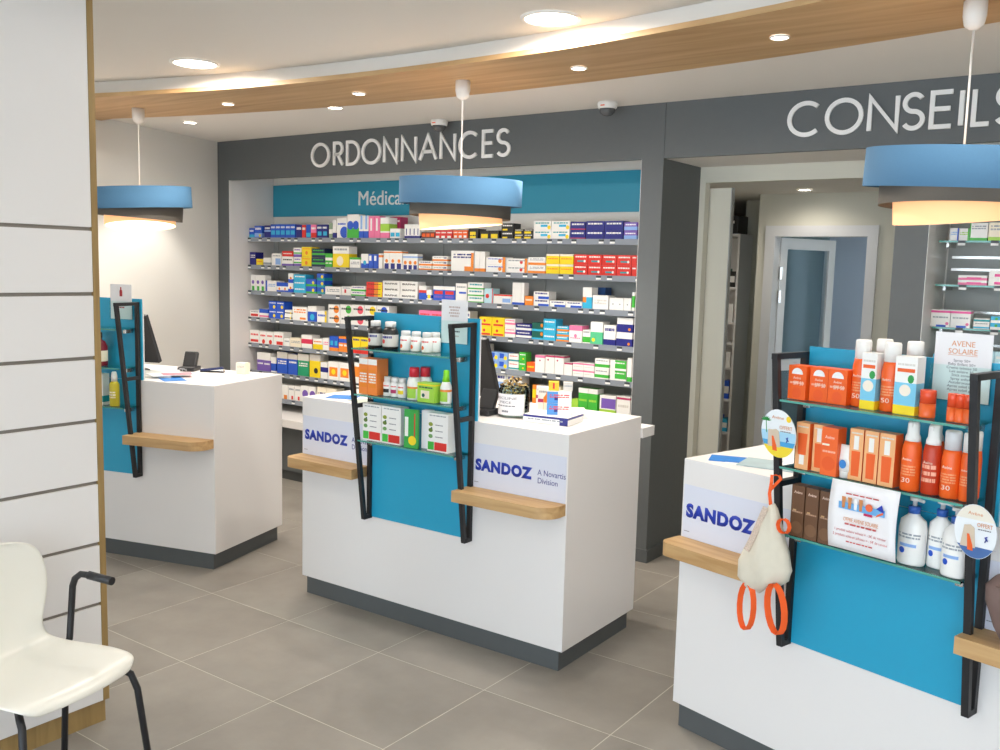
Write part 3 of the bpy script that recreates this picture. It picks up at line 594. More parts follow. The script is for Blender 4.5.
    ('D', 810, 1120, 300, 4, 1, 'W;a:L,.2,.6;t:D,.7,.9,1', 'white and leaf green'), ('D', 1130, 1540, 320, 5, 1, 'E;a:F,.1,.4;t:N,.6,.8,1', 'cream and red'),
    ('E', 105, 208, 290, 2, 2, 'A;a:B,.3,.9,.1,.6;c:Y,.75,.35,.25', 'pale blue box with yellow figure'), ('E', 212, 268, 300, 1, 2, 'W;a:T,.1,.3;t:R,.6,.8,1', 'white and teal'), ('E', 270, 309, 290, 1, 2, 'G;c:Y,.6,.3,.1;t:W,.6,.8,1', 'green'), ('E', 312, 358, 345, 1, 1, 'F;t:Y,.3,.6,1', 'red and yellow'), ('E', 360, 414, 305, 1, 1, 'W;a:P,.85,1;c:M,.5,.7,.05', 'tall white box with pink lid'), ('E', 416, 518, 308, 2, 1, 'W;a:M,.9,1;c:M,.3,.75,.05', 'tall white box with magenta lid'), ('E', 520, 565, 348, 1, 1, 'W;a:M,.88,1', 'short white box with magenta lid'), ('E', 567, 688, 350, 2, 2, 'W;a:P,.75,.95;t:Q,.3,.5,1', 'flat white box with pink lid'), ('E', 690, 771, 325, 1, 2, 'W;a:G,.15,.45;t:S,.65,.85,1', 'white box with green stripe'), ('E', 775, 868, 335, 1, 2, 'W;a:G,.2,1,.3,1;t:W,.6,.8,1', 'white and bright green'), ('E', 871, 896, 320, 1, 1, 'W;a:G,.0,.2', 'narrow tall white')],
5: [('D', 105, 190, 390, 2, 1, 'W;a:V,0,.6;t:W,.3,.45,1', 'white and violet'), ('D', 192, 224, 420, 1, 1, 'W;a:B,.1,.6', 'narrow white and blue'), ('D', 230, 296, 385, 1, 1, 'B;a:Q,.7,1;t:W,.4,.6,2', 'tall blue and grey'), ('D', 298, 358, 400, 1, 1, 'B;a:Q,.75,1;t:W,.5,.65,1', 'tall mid blue'), ('D', 360, 430, 398, 1, 1, '1f9e6e;a:Q,.7,1;t:W,.4,.6,2', 'tall green and grey'), ('D', 432, 500, 400, 1, 1, 'Y;a:Q,.72,1;c:K,.6,.3,.12', 'tall yellow box with arcs'), ('D', 502, 546, 450, 1, 1, 'W;a:N,.4,.7', 'white and navy'), ('D', 550, 685, 450, 2, 1, 'W;a:O,.2,.7,.1,.9;c:Y,.5,.45,.15', 'white and amber'), ('D', 688, 780, 452, 1, 1, 'W;a:O,.3,.8', 'white box with amber band'),
    ('D', 790, 1200, 475, 5, 1, 'W;a:T,.1,.5;t:T,.7,.9,1', 'white and sea green'), ('D', 1210, 1760, 500, 6, 1, 'W;a:A,.2,.7,.1,.9;t:N,.75,.9,1', 'white and sky blue'),
    ('E', 345, 364, 470, 1, 1, 'O;a:Y,.4,.8', 'orange'), ('E', 366, 432, 475, 1, 1, 'W;a:M,.4,.55;t:S,.7,.85,1', 'white and magenta'), ('E', 434, 500, 480, 1, 1, 'E;t:S,.5,.8,2', 'plain cream'), ('E', 560, 596, 550, 1, 1, 'L', 'lime green'), ('E', 598, 706, 490, 2, 1, 'G;a:W,.8,1;t:L,.4,.55,1', 'green and white'), ('E', 716, 808, 530, 1, 1, 'W;a:V,.35,.85,.1,1;b:L,.15,.3', 'white and purple'), ('E', 812, 888, 535, 1, 1, 'W;a:M,.85,.95;t:Q,.4,.6,1', 'white box with magenta line')],
6: [('D', 235, 300, 590, 2, 1, 'W;a:O,.0,.3,.2,.8', 'white and orange'), ('D', 302, 378, 598, 2, 1, 'W;a:R,.05,.3,.5,.8;t:S,.6,.8,1', 'white box with red mark'), ('D', 380, 470, 600, 2, 1, 'W;c:V,.6,.5,.25;a:W,0,.2', 'white box with violet disc'), ('D', 480, 600, 610, 2, 1, 'E;t:N,.4,.7,2', 'cream box with navy print')],
}
for r, items in ROWS.items():
    zb = ZS[r] + .0005; prev = -99
    for it in items:
        cr, x0, x1, yt, nc, ns, code, desc = it[:8]; yo = it[8] if len(it) > 8 else 0; on = it[9] if len(it) > 9 else 0
        ox, oy, s = CROP[cr]; u0, u1, vt = ox + x0/s, ox + x1/s, oy + yt/s
        Y = YF + .006 + yo
        vb = vt + 14
        X0, X1 = aty(u0, vb, Y).x, aty(u1, vb, Y).x; zt = aty((u0+u1)/2, vt, Y).z
        X0 = max(X0, XO+.006); X1 = min(X1, XR-.006)
        if not yo and not on:
            if X0 < prev + .001 and X1 - prev > .02: X0 = prev + .001
            prev = max(prev, X1)
        base = zb
        H = zt - zb
        if on:
            base = aty(u0, oy + 290/s, Y).z + .001; H = zt - base
        w = (X1-X0)/nc; h = max(.02, H/ns); d = min(.084, max(.05, w*1.1)) if not yo else .08
        nice = desc if any(k in desc for k in (' box', 'toothpaste', 'cream', 'tube', 'toothbrush', 'sachet', 'tablets', 'paste', 'lozenge', 'pastille')) else desc + ' box'
        label = '%s%s on the %s medicine shelf' % ('stacked ' if ns > 1 else '', nice, ORD[r])
        me = pack_mesh('medicine_box', w*.965, d, h*.985, code)
        bia = text_mesh('BIAFINE', w*.72, h*.3, black_plastic, .0006, .02) if 'BIAFINE' in desc else None
        for i in range(nc):
            for j in range(ns):
                jx = (random.random()-.5)*.004 if not yo else 0
                o = obj('medicine_box', me, None, None, (X0 + (i+.5)*w, Y + .004*random.random(), base + j*h), (0, 0, (random.random()-.5)*.03))
                tag(o, label, 'box', nice + ' facings, %s medicine shelf' % ORD[r] if nc*ns > 1 else None)
                if bia: obj('lettering', bia, None, o, (-w*.36, -.0004, h*.35))
# ---------------------------------------------------------------- glass shelves of the right alcove
rk = thing('shelf_rack', 'grey slotted back panel of the glass shelves below the CONSEILS lettering', 'shelving', (XC1, YB, 0))
obj('back_panel', box_bm(.01, 1.6, -.012, -.001, .4, 2.1), steel_grey, rk)
for z in (1.70, 1.76, 1.49, 1.33): obj('rail', box_bm(.03, 1.55, -.02, -.0125, z, z+.012), chrome, rk)
GZ = [1.84, 1.632, 1.428, 1.22]
for r, z in enumerate(GZ):
    t = thing('glass_shelf', '%s glass wall shelf below the CONSEILS lettering' % ORD[r], 'shelf', (XC1+.012, 0, z), 0, 'glass wall shelves')
    obj('pane', box_bm(0, 1.5, 4.88, YB-.03, -.008, -.0005), glass, t); obj('edge', box_bm(0, 1.5, 4.876, 4.8795, -.009, 0), glass_edge, t)
    for x in (.02, .75, 1.4): obj('bracket', box_bm(x, x+.012, 4.95, YB-.021, -.03, -.0085), chrome, t)
    for x in (.10, .24, .42, .6) if r == 0 else (.12, .27, .55, .7):
        o = obj('price_tag', tagw, None, t, (x, 4.875, -.012)); obj('screen', tagm, None, o, (0, 0, .0005))
F_ = lambda x, y: (870 + x/5, 210 + y/5)
for r, x0, x1, yt, nc, ns, code, desc in (
    (0, 398, 443, 90, 1, 1, 'W;a:B,0,1,.85,1;t:A,.4,.7,2', 'narrow white and blue'), (0, 444, 496, 92, 1, 1, 'W;a:G,0,1,.85,1;t:L,.4,.7,2', 'narrow white and green'), (0, 498, 590, 65, 1, 1, 'W;a:G,0,.16;b:G,0,1,0,.06;t:S,.6,.85,2', 'square white and lime'), (0, 592, 690, 62, 1, 1, 'E;a:L,0,.2;t:S,.5,.85,2', 'square cream and lime'), (0, 692, 790, 62, 1, 1, 'W;a:T,0,.2;t:S,.5,.85,2', 'square white and teal'),
    (1, 437, 586, 325, 1, 2, 'W;a:P,.0,.5;b:ee4f9a,.3,.6,.3,.8', 'flat white and pink'), (1, 592, 740, 300, 1, 2, 'W;a:ee4f9a,.15,.5,.2,.9', 'flat white box with pink wave'),
    (2, 303, 505, 495, 2, 1, 'W;a:ee4f9a,.82,.95;b:B,.0,.12,.3,.8;c:P,.85,.2,.09;t:S,.45,.6,1', 'white box with pink stripe and blue wave'), (2, 515, 597, 540, 1, 1, 'W;a:T,.7,.9;b:C,.05,.2;t:S,.4,.55,1', 'white box with teal waves'), (2, 600, 700, 530, 1, 2, 'W;a:C,.4,1;c:G,.3,.6,.2', 'cyan and green'),
    (3, 312, 352, 718, 1, 1, 'C;t:W,.4,.6,1', 'cyan'),
    (0, 800, 1100, 70, 3, 1, 'W;a:P,0,.2;t:S,.5,.8,2', 'square white and rose'), (1, 750, 1060, 320, 3, 1, 'W;a:V,.1,.4;t:S,.6,.8,1', 'low white and violet'), (2, 705, 1030, 530, 4, 1, 'W;a:G,.1,.35;t:S,.5,.8,2', 'upright white and green'), (3, 360, 900, 690, 6, 1, 'I;a:B,.1,.4;t:W,.6,.8,1', 'pale blue')):
    (u0, vt), (u1, _) = F_(x0, yt), F_(x1, yt); Y = 4.885
    X0, X1, zt = aty(u0, vt+8, Y).x, aty(u1, vt+8, Y).x, aty(u0, vt, Y).z
    w = (X1-X0)/nc; h = (zt-GZ[r])/ns
    nice = desc if ' box' in desc else desc + ' box'
    me = pack_mesh('beauty_box', w*.97, .07, h*.985, code)
    for i in range(nc):
        for j in range(ns):
            tag(obj('beauty_box', me, None, None, (X0+(i+.5)*w, Y, GZ[r]+.0005+j*h)), '%s%s on the %s glass wall shelf' % (nice, ' stacked in a pile' if ns > 1 else '', ORD[r]), 'box', (nice + 'es on the glass wall shelves') if nc*ns > 1 else None)

# ================================================================ COUNTERS
class Ct:
    def __init__(s, x, y, a): s.p = Vector((x, y, 0)); s.a = a; s.F = Vector((math.cos(a), math.sin(a), 0)); s.N = Vector((-math.sin(a), math.cos(a), 0))
    def w(s, u, t, z): return s.p + s.F*u + s.N*t + Vector((0, 0, z))
C1, C2, C3 = Ct(-5.522, 2.641, .278), Ct(-3.450, 3.136, .0112), Ct(-1.368, 3.050, -.2607)
CW, CD, HP = 1.535, .64, .089
def rounded(x0, x1, y0, y1, rad, corners, n=8):
    """outline anticlockwise from (x0,y0); corners: set of 'bl','br' rounded at y0 side"""
    pts = []
    if 'bl' in corners: pts += [(x0+rad - rad*math.cos(a), y0+rad - rad*math.sin(a)) for a in [PI/2*i/n for i in range(n+1)]]
    else: pts.append((x0, y0))
    if 'br' in corners: pts += [(x1-rad + rad*math.sin(a), y0+rad - rad*math.cos(a)) for a in [PI/2*i/n for i in range(n+1)]]
    else: pts.append((x1, y0))
    return pts + [(x1, y1), (x0, y1)]
SHZ = (1.285, 1.075, .86); SHD = (-.152, -.132, -.108)
def counter(C, where, stickers=True, left=True):
    t = thing('service_counter', 'white service counter with oak bag ledges, %s' % where, 'counter', C.p, C.a, 'service counters')
    obj('body', box_bm(0, CW, 0, CD, HP, 1.0, bev=.002), white_lam, t)
    obj('plinth', box_bm(.022, CW-.022, .012, CD-.02, 0, HP-.0005), dark_plinth, t)
    bm = bmesh.new(); prism(bm, rounded(1.04, 1.53, -.125, -.0005, .085, {'br'}), .667, .715); obj('bag_ledge', bm, oak, t)
    if left:
        bm = bmesh.new(); prism(bm, rounded(-.005, .447, -.115, -.0005, .04, {'bl'}), .667, .715); obj('bag_ledge', bm, oak, t)
    if stickers:
        for s0, s1, tx in ((.006, .446, .02), (1.055, 1.528, 1.073)):
            o = obj('brand_sticker', box_bm(s0, s1, -.0012, -.0003, .7155, .908), sticker, t)
            q = obj('lettering', text_mesh('SANDOZ', .292, .052, sandoz_blue, .0006, .06), None, o, (tx, -.0013, .790)); q['label'] = 'bold blue SANDOZ lettering'
            obj('lettering', text_mesh('A Novartis\nDivision', .135, .058, navy_print, .0005), None, o, (tx+.318, -.0013, .781))
            obj('small_print', text_mesh('~1', .024, .004, grey_print, .0004), None, o, (tx-.006, -.0013, .737))
    return t
counter(C1, 'next to the white side wall', stickers=False)
c2 = counter(C2, 'below the ORDONNANCES lettering')
obj('rear_ledge', box_bm(.2, 1.545, CD+.0005, .76, .90, .945), white_lam, c2)
counter(C3, 'below the CONSEILS lettering')

def display(C, where):
    t = thing('display_stand', 'teal product stand with black tube frames and glass shelves, %s' % where, 'display stand', C.p, C.a, 'counter display stands')
    obj('upper_panel', box_bm(.472, 1.072, .001, .010, 1.0005, 1.44), teal, t)
    obj('backing', box_bm(.473, 1.075, .0102, .017, 1.0005, 1.438), white_lam, t)
    obj('lower_panel', box_bm(.476, 1.042, -.006, -.0014, .478, 1.0), teal, t)
    for s in (.4645, 1.0535):
        for nm, a, b in (('upright', (s, -.0103, .472), (s, -.0103, 1.423)), ('slanted_bar', (s, -.046, .474), (s, -.164, 1.418)), ('top_bar', (s, -.1735, 1.4145), (s, -.0015, 1.4145)), ('foot_bar', (s, -.054, .480), (s, -.0015, .480)), ('cross_bar', (s, -.113, 1.015), (s, -.0015, 1.015))):
            bm = bmesh.new(); bar(bm, a, b, .020, .0175); obj(nm, bm, black_metal, t)
    for z, d in zip(SHZ, SHD):
        o = obj('glass_shelf', box_bm(.478, 1.036, d, -.0065, z-.007, z-.0008), glass, t)
        e = obj('edge', box_bm(.478, 1.036, d-.0012, d-.0002, z-.0075, z-.0005), glass_edge, o)
        for s in (.50, 1.0): 
            br = obj('bracket', box_bm(s, s+.022, -.06, -.0066, z-.03, z-.008, bev=.002), chrome, t)
    return t
display(C1, 'nearest the white side wall'); display(C2, 'holding supplements'); display(C3, 'holding orange sun care')

def put(C, name, me_or_bm, m, s, t, z, label, cat, group=None, rz=0, parts=()):
    o = obj(name, me_or_bm, m, None, C.w(s, t, z), (0, 0, C.a + rz)); tag(o, label, cat, group); return o
def place(C, name, s, t, z, label, cat, group=None, rz=0): return thing(name, label, cat, C.w(s, t, z), C.a + rz, group)
def capsuled(prof_fn): return prof_fn
def jarpot(C, s, t, z, r, h, body, cap, label, group=None, capcode=None, neck=.78):
    o = place(C, 'supplement_pot', s, t, z + .0005, label, 'bottle', group)
    hb = h*.76
    obj('body', lathe_uv('body', [(r*.92, 0), (r, r*.1), (r, hb*.88), (r*.85, hb*.97), (r*neck, hb)], body), None, o)
    bm = bmesh.new(); lathe(bm, [(r*.84, hb), (r*.84, h*.97), (r*.78, h)], 20); obj('lid', bm, cap, o); return o
red_cap = mat('red_plastic', 'd2263a', .35); lime_cap = mat('lime_plastic', '8ee02c', .35); silver_cap = mat('silver_cap', 'cfd0d2', .3, metal=.5); blue_cap = mat('blue_plastic', '2d5fb4', .35)
# ------------------------------------------------ supplements on the middle stand
for i, (s, r) in enumerate(((.545, .034), (.634, .036))):
    o = place(C2, 'dark_bottle', s, -.066, SHZ[0]+.0005, 'black supplement bottle with white cap and wrap label on the top glass shelf', 'bottle', 'black supplement bottles')
    obj('body', lathe_uv('body', [(r*.93, 0), (r, .004), (r, .07), (r*.93, .082), (r*.62, .098)], 'K;a:Q,.12,.66;c:R,.35,.35,.1;t:N,.42,.6,1'), None, o)
    bm = bmesh.new(); lathe(bm, [(r*.68, .098), (r*.68, .118), (r*.62, .121)], 20); obj('lid', bm, white_plastic, o)
for s in (.724, .784, .846, .862):
    jarpot(C2, s, -.066 if s < .85 else -.03, SHZ[0], .0245, .086, 'W;a:Q,0,.06;c:F,.35,.3,.14;t:R,.6,.75,1', white_plastic, 'small white supplement pot with orange print on the top glass shelf', 'small white pots with orange print')
for s in (.517, .572):
    put(C2, 'supplement_box', pack_mesh('supplement_box', .053, .075, .161, 'f68a3c;a:W,.84,1,0,1;b:O,.2,.7,.1,.9;t:W,.3,.6,4'), None, s, -.115, SHZ[1]+.0005, 'tall orange supplement box with white top band on the middle glass shelf', 'box', 'tall orange supplement boxes')
for s, c_, nm in ((.630, 'K', 'black'), (.673, 'M', 'crimson'), (.716, 'Y', 'yellow')):
    jarpot(C2, s, -.075, SHZ[1], .0205, .086, 'W;a:%s,.25,.5,.1,.9;t:R,.6,.75,1' % c_, white_plastic, 'small white supplement pot with %s label patch on the middle glass shelf' % nm, 'bottle')
for s, tt in ((.788, -.08), (.812, -.034)):
    o = place(C2, 'care_bottle', s, tt, SHZ[1]+.0005, 'white bottle with red cap on the middle glass shelf', 'bottle', 'white bottles with red caps')
    obj('body', lathe_uv('body', [(.029, 0), (.031, .004), (.031, .075), (.026, .095), (.02, .1)], 'W;a:L,.08,.5,.1,.9;b:O,.5,.58'), None, o)
    bm = bmesh.new(); lathe(bm, [(.023, .1), (.022, .135), (.019, .141)], 20); obj('lid', bm, red_cap, o)
put(C2, 'supplement_box', pack_mesh('supplement_box', .094, .05, .084, 'L;a:Y,.86,.93;b:E,.2,.6,.2,.7;c:D,.35,.35,.1;t:D,.66,.8,1'), None, .884, -.116, SHZ[1]+.0005, 'lime green herbal box beside the red capped bottles', 'box')
o = place(C2, 'care_bottle', .962, -.075, SHZ[1]+.0005, 'white spray bottle with lime green cap on the middle glass shelf', 'bottle')
obj('body', lathe_uv('body', [(.023, 0), (.025, .004), (.025, .07), (.017, .093)], 'W;a:L,.1,.55,.1,.9;b:O,.55,.65'), None, o)
bm = bmesh.new(); lathe(bm, [(.017, .093), (.013, .12), (.0125, .14), (.009, .143)], 16); obj('lid', bm, lime_cap, o)
for s, tt in ((.547, -.088), (.664, -.088), (.930, -.088)):
    o = put(C2, 'leaflet_box', pack_mesh('leaflet_box', .113, .055, .168, 'W;a:R,.04,.25,.35,.95;b:G,.04,.25,.03,.33;t:S,.9,.95,1;c:D,.2,.6,.03'), None, s, tt, SHZ[2]+.0005, 'white herbal capsule box with red and green foot on the lowest glass shelf', 'box', 'white herbal capsule boxes')
    for k, (c_, dz) in enumerate((('8c9a2e', .118), ('5f7a2a', .092), ('6ea05a', .066))):
        bm = bmesh.new(); prism_xz(bm, [(-.038 + .012*math.cos(a), dz + .009*math.sin(a)) for a in [2*PI*i/10 for i in range(10)]], -.0008, -.0002); obj('leaf_print', bm, mat('print_' + c_, c_, .6), o)
        obj('text_print', text_mesh('~1', .042, .006, grey_print, .0004), None, o, (-.012, -.0004, dz-.004))
o = put(C2, 'booklet', pack_mesh('booklet', .072, .012, .172, '3aa84a;a:W,.3,.8,.05,.3;c:Y,.6,.2,.12;b:R,.1,.9,.72,.8'), None, .790, -.1, SHZ[2]+.0005, 'green booklet between the herbal capsule boxes', 'booklet', None, .12)
for k in range(3): put(C2, 'leaflet', box_bm(-.024, .024, 0, .002, 0, .17), paper, .845 - .002*k, -.06+.012*k, SHZ[2]+.0005, 'pale leaflet standing behind the green booklet', 'leaflet', 'pale leaflets', .2)
# acrylic card holders on each stand
def card(C, label, lines, w=.142, extra=None):
    t = place(C, 'card_holder', .948, -.007, 1.325, label, 'sign')
    obj('sleeve', box_bm(-w/2-.008, w/2+.004, -.004, -.0003, 0, .1), glass, t)
    p = obj('card', box_bm(-w/2, w/2, -.0022, -.0008, .003, .19), paper, t)
    for s_, x, z, ww, hh, m in lines: obj('lettering', text_mesh(s_, ww, hh, m, .0004, 0, 'CENTER'), None, p, (x - ww/2, -.0023, z))
    return t
t1 = card(C1, 'white card with a red bottle picture on the stand by the side wall', [('~2', 0, .06, .06, .022, red_print)])
bm = bmesh.new(); prism_xz(bm, [(-.009, .125), (.009, .125), (.009, .155), (.004, .162), (.004, .175), (-.004, .175), (-.004, .162), (-.009, .155)], -.0028, -.0023); obj('bottle_print', bm, mat('print_red', 'b0202a', .6), t1)
card(C2, 'plain white card with faint print on the supplement stand', [('~4', 0, .115, .06, .05, mat('faint_print', 'cdb9b4', .7)), ('~1', 0, .05, .06, .01, grey_print), ('~1', 0, .03, .05, .01, mat('faint_print', 'cdb9b4', .7))])
t = card(C3, 'white AVENE SOLAIRE card in a clear sleeve on the sun care stand', [('AVENE\nSOLAIRE', 0, .132, .078, .036, orange_print),
    ('Spray 50+\nBaby Enfant 50+\nCreme teintee 50\nLait solaire 30\nStick zones\nSpray enfant\nAutobronzant\nApres soleil lait\nApres soleil gel', 0, .028, .082, .09, grey_print)], w=.155)
obj('underline', box_bm(-.04, .04, -.0027, -.0023, .1285, .1295), orange_print, t)
# ------------------------------------------------ stand by the side wall
o = place(C1, 'tonic_bottle', .85, -.07, SHZ[1]+.0005, 'dark red tonic bottle with cream label', 'bottle')
obj('body', lathe_uv('body', [(.04, 0), (.042, .005), (.042, .1), (.03, .13), (.014, .14), (.013, .165)], '7a1428;a:E,.15,.5'), None, o)
bm = bmesh.new(); lathe(bm, [(.016, .15), (.016, .178), (.013, .18)], 16); obj('lid', bm, black_plastic, o)
o = place(C1, 'oil_bottle', .95, -.075, SHZ[2]+.0005, 'yellow body oil bottle with white spray cap', 'bottle')
obj('body', lathe_uv('body', [(.024, 0), (.026, .004), (.026, .12), (.016, .135)], 'c6b52c;t:E,.3,.6,3'), None, o)
bm = bmesh.new(); lathe(bm, [(.016, .135), (.016, .165), (.012, .185), (.01, .187)], 16); obj('lid', bm, white_plastic, o)
put(C1, 'care_box', pack_mesh('care_box', .06, .05, .17, 'W;a:T,.1,.3;t:S,.5,.8,2'), None, .85, -.085, SHZ[2]+.0005, 'white care box beside the yellow oil bottle', 'box')
put(C1, 'care_box', pack_mesh('care_box', .07, .05, .11, 'M;t:W,.5,.8,2'), None, .68, -.085, SHZ[1]+.0005, 'crimson care box beside the dark red tonic bottle', 'box')
for k, s in enumerate((.56, .64, .72)): put(C1, 'care_box', pack_mesh('care_box', .06, .05, .13, 'W;a:R,.1,.3;t:S,.5,.8,2'), None, s, -.1, SHZ[0]+.0005, 'white and red care box on the top glass shelf of the wall side stand', 'box', 'white and red care boxes')

# ------------------------------------------------ sun care stand
def avene(o, w, z, y): obj('lettering', text_mesh('Avène', w, w*.3, mat('pale_print', 'f7d9c6', .6), .0004), None, o, (-w/2, y, z))
for k, (s, d) in enumerate(((.511, 0), (.577, .012), (.6385, .012))):
    o = put(C3, 'sun_cream_box', pack_mesh('sun_cream_box', .060, .05, .103, 'F;c:ee5a20,.5,.2,.16;t:F6B59a,.42,.52,1'), None, s, -.118+d, SHZ[0]+.0005, 'square orange sun cream box with white half disc on the top glass shelf', 'box', 'square orange sun cream boxes')
    bm = bmesh.new(); prism_xz(bm, [(.019*math.cos(PI*i/12), .077 + .019*math.sin(PI*i/12)) for i in range(13)], -.0008, -.0002); obj('half_disc_print', bm, paper, o)
    avene(o, .026, .062, -.0003); obj('lettering', text_mesh('SPF 50', .034, .012, mat('pale_print', 'f7d9c6', .6), .0004), None, o, (-.012, -.0004, .044))
def spray(C, s, tt, z, h, r, label, group=None, capm=None, body='F;t:F6A070,.3,.52,4', actuator=True, capw=.8, spf=None):
    o = place(C, 'sun_spray', s, tt, z+.0005, label, 'bottle', group); hb = h*.72
    obj('body', lathe_uv('body', [(r*.9, 0), (r, .004), (r, hb*.82), (r*.9, hb*.93), (r*capw, hb)], body, 22), None, o)
    bm = bmesh.new()
    if actuator: lathe(bm, [(r*capw, hb), (r*capw*.96, hb+.012), (r*.62, hb+.02), (r*.6, h*.96), (r*.5, h)], 20); bx(bm, -r*.2, r*.2, -r*.75, -r*.3, h*.93, h*.985)
    else: lathe(bm, [(r*capw, hb), (r*capw, h*.97), (r*capw*.9, h)], 20)
    obj('lid', bm, capm or white_plastic, o)
    obj('lettering', text_mesh('Avène', r*1.0, r*.32, mat('pale_print', 'f7d9c6', .6), .0006), None, o, (-r*.5, -r*1.0, hb*.62))
    if spf: obj('lettering', text_mesh(spf, r*.9, r*.5, mat('pale_print', 'f7d9c6', .6), .0006), None, o, (-r*.45, -r*1.0, hb*.18))
    return o
for s, tt in ((.6925, -.07), (.790, -.085)): spray(C3, s, tt, SHZ[0], .194, .0265, 'orange sun spray with white cap at the front of the top glass shelf', 'front orange sun sprays', capw=.85, actuator=False, spf='50')
for s, tt in ((.735, -.03), (.826, -.03)): spray(C3, s, tt, SHZ[0], .198, .0265, 'orange sun spray with white cap behind the beach print boxes', 'orange sun sprays in the second row', capw=.85, actuator=False)
for s, w in ((.740, .045), (.8485, .062)):
    o = put(C3, 'kids_sun_box', pack_mesh('kids_sun_box', w, .045, .161, 'W;a:Y,0,.16;b:7cc8e6,.16,.55;c:F5E9D8,.5,.42,.1;t:Q,.82,.88,1'), None, s, -.118, SHZ[0]+.0005, '%s white sun milk box with beach print and yellow foot' % ('narrow' if w < .05 else 'wide'), 'box', 'beach print sun milk boxes')
    obj('orange_print', box_bm(-w*.4, w*.4, -.0008, -.0002, .118, .128), mat('print_orange', 'ee6426', .6), o)
    bm = bmesh.new(); prism_xz(bm, [(.24*w + .009*math.cos(a), .1 + .012*math.sin(a)) for a in [2*PI*i/9 for i in range(9)]], -.0008, -.0002); obj('palm_print', bm, mat('print_green', '2e9a4c', .6), o)
for k, s in enumerate((.906, .978, .999, 1.02)):
    o = place(C3, 'sun_stick', s, -.11 if k else -.1, SHZ[0]+.0005, 'orange sun stick tube standing alone on the top glass shelf' if k == 0 else 'orange sun stick tube in the row of three by the frame', 'bottle', None if k == 0 else 'row of three orange sun sticks')
    r = .021 if k == 0 else .0135
    bm = bmesh.new(); lathe(bm, [(r*.97, 0), (r, .003), (r, .038)], 20); obj('body', bm, orange, o)
    bm = bmesh.new(); lathe(bm, [(r*.99, .0385), (r*.99, .073), (r*.9, .075)], 20); obj('lid', bm, mat('orange_cap', 'e8502a', .25), o)
for k, (s, w, tt) in enumerate(((.543, .045, -.118), (.592, .04, -.108), (.718, .042, -.118), (.764, .042, -.118), (.811, .046, -.118))):
    o = put(C3, 'sun_tube_box', pack_mesh('sun_tube_box', w, .042, .150 if k > 1 else .142, 'J;a:ee6a28,0,1,-9,-1;t:Q,.88,.93,1'), None, s, tt, SHZ[1]+.0005,
            ('peach sun cream box with %s beside the plain orange box' % ('an upside down tube print' if k == 0 else 'an upright tube print')) if k < 2 else 'peach sun cream box with tube print in the row of three', 'box', None if k < 2 else 'three peach sun cream boxes')
    bm = bmesh.new(); a, b_ = (.35, .30) if k == 0 else (.28, .32)
    prism_xz(bm, [(-a*w, .012+.03*(k == 0)), (a*w, .012+.03*(k == 0)), (b_*w, .085), (-b_*w, .085)] if k else [(-b_*w, .045), (b_*w, .045), (a*w, .11), (-a*w, .11)], -.0008, -.0002); obj('tube_print', bm, mat('print_orange', 'ee6426', .6), o)
    obj('cap_print', box_bm(-.18*w, .18*w, -.0008, -.0002, .09 if k else .015, .13 if k else .044), mat('print_white', 'efece6', .5), o)
o = put(C3, 'sun_tube_box', pack_mesh('sun_tube_box', .052, .045, .143, 'f0682a;a:E,.62,.66,.05,.5;c:ea5c22,.5,.25,.15;t:F6B59a,.45,.52,1'), None, .640, -.13, SHZ[1]+.0005, 'plain orange sun cream box on the middle glass shelf', 'box'); avene(o, .03, .11, -.0003)
for s in (.668, .692): put(C3, 'sun_tube_box', pack_mesh('sun_tube_box', .022, .03, .135, 'ee6a28;t:F6B59a,.5,.7,2'), None, s, -.05, SHZ[1]+.0005, 'narrow orange sun care box behind the white tube', 'box', 'narrow orange sun care boxes')
o = place(C3, 'after_sun_tube', .684, -.108, SHZ[1]+.0005, 'small white after sun tube with blue drop print', 'tube')
bm = bmesh.new(); lathe(bm, [(.016, 0), (.017, .018), (.018, .02)], 18); obj('lid', bm, white_plastic, o)
bm = bmesh.new(); rings = []
for z, rx, ry in ((.0205, .019, .018), (.05, .021, .015), (.085, .022, .006), (.097, .022, .002)):
    rings.append([bm.verts.new((rx*math.cos(2*PI*i/18), ry*math.sin(2*PI*i/18), z)) for i in range(18)])
for a, b_ in zip(rings, rings[1:]):
    for i in range(18): bm.faces.new((a[i], a[(i+1) % 18], b_[(i+1) % 18], b_[i])).smooth = True
bm.faces.new(rings[0][::-1]); bm.faces.new(rings[-1]); obj('body', bm, white_plastic, o)
bm = bmesh.new(); prism_xz(bm, [(.011*math.cos(a), .042 + .013*math.sin(a)) for a in [2*PI*i/16 for i in range(16)]], -.0195, -.0185); obj('drop_print', bm, mat('print_blue', '3a86d0', .5), o)
spray(C3, .8725, -.098, SHZ[1], .193, .026, 'large orange sun spray marked 30 with white pump', None, spf='30')
spray(C3, .905, -.035, SHZ[1], .194, .026, 'orange sun spray with white pump behind the spray marked 30', None)
spray(C3, .9265, -.090, SHZ[1], .190, .025, 'amber red sun oil spray with white pump', None, body='c43a18;t:F6B59a,.2,.6,3')
spray(C3, .9785, -.088, SHZ[1], .182, .026, 'orange sun spray with smooth grey cap', None, capm=mat('grey_cap', 'd8d8da', .35), actuator=False, capw=.82, spf='30')
spray(C3, 1.0185, -.04, SHZ[1], .182, .0165, 'slim orange sun spray behind the frame bar', None, actuator=False, capw=.85)
spray(C3, 1.0215, -.092, SHZ[1], .182, .0165, 'slim orange sun spray beside the frame bar', None, actuator=False, capw=.85)
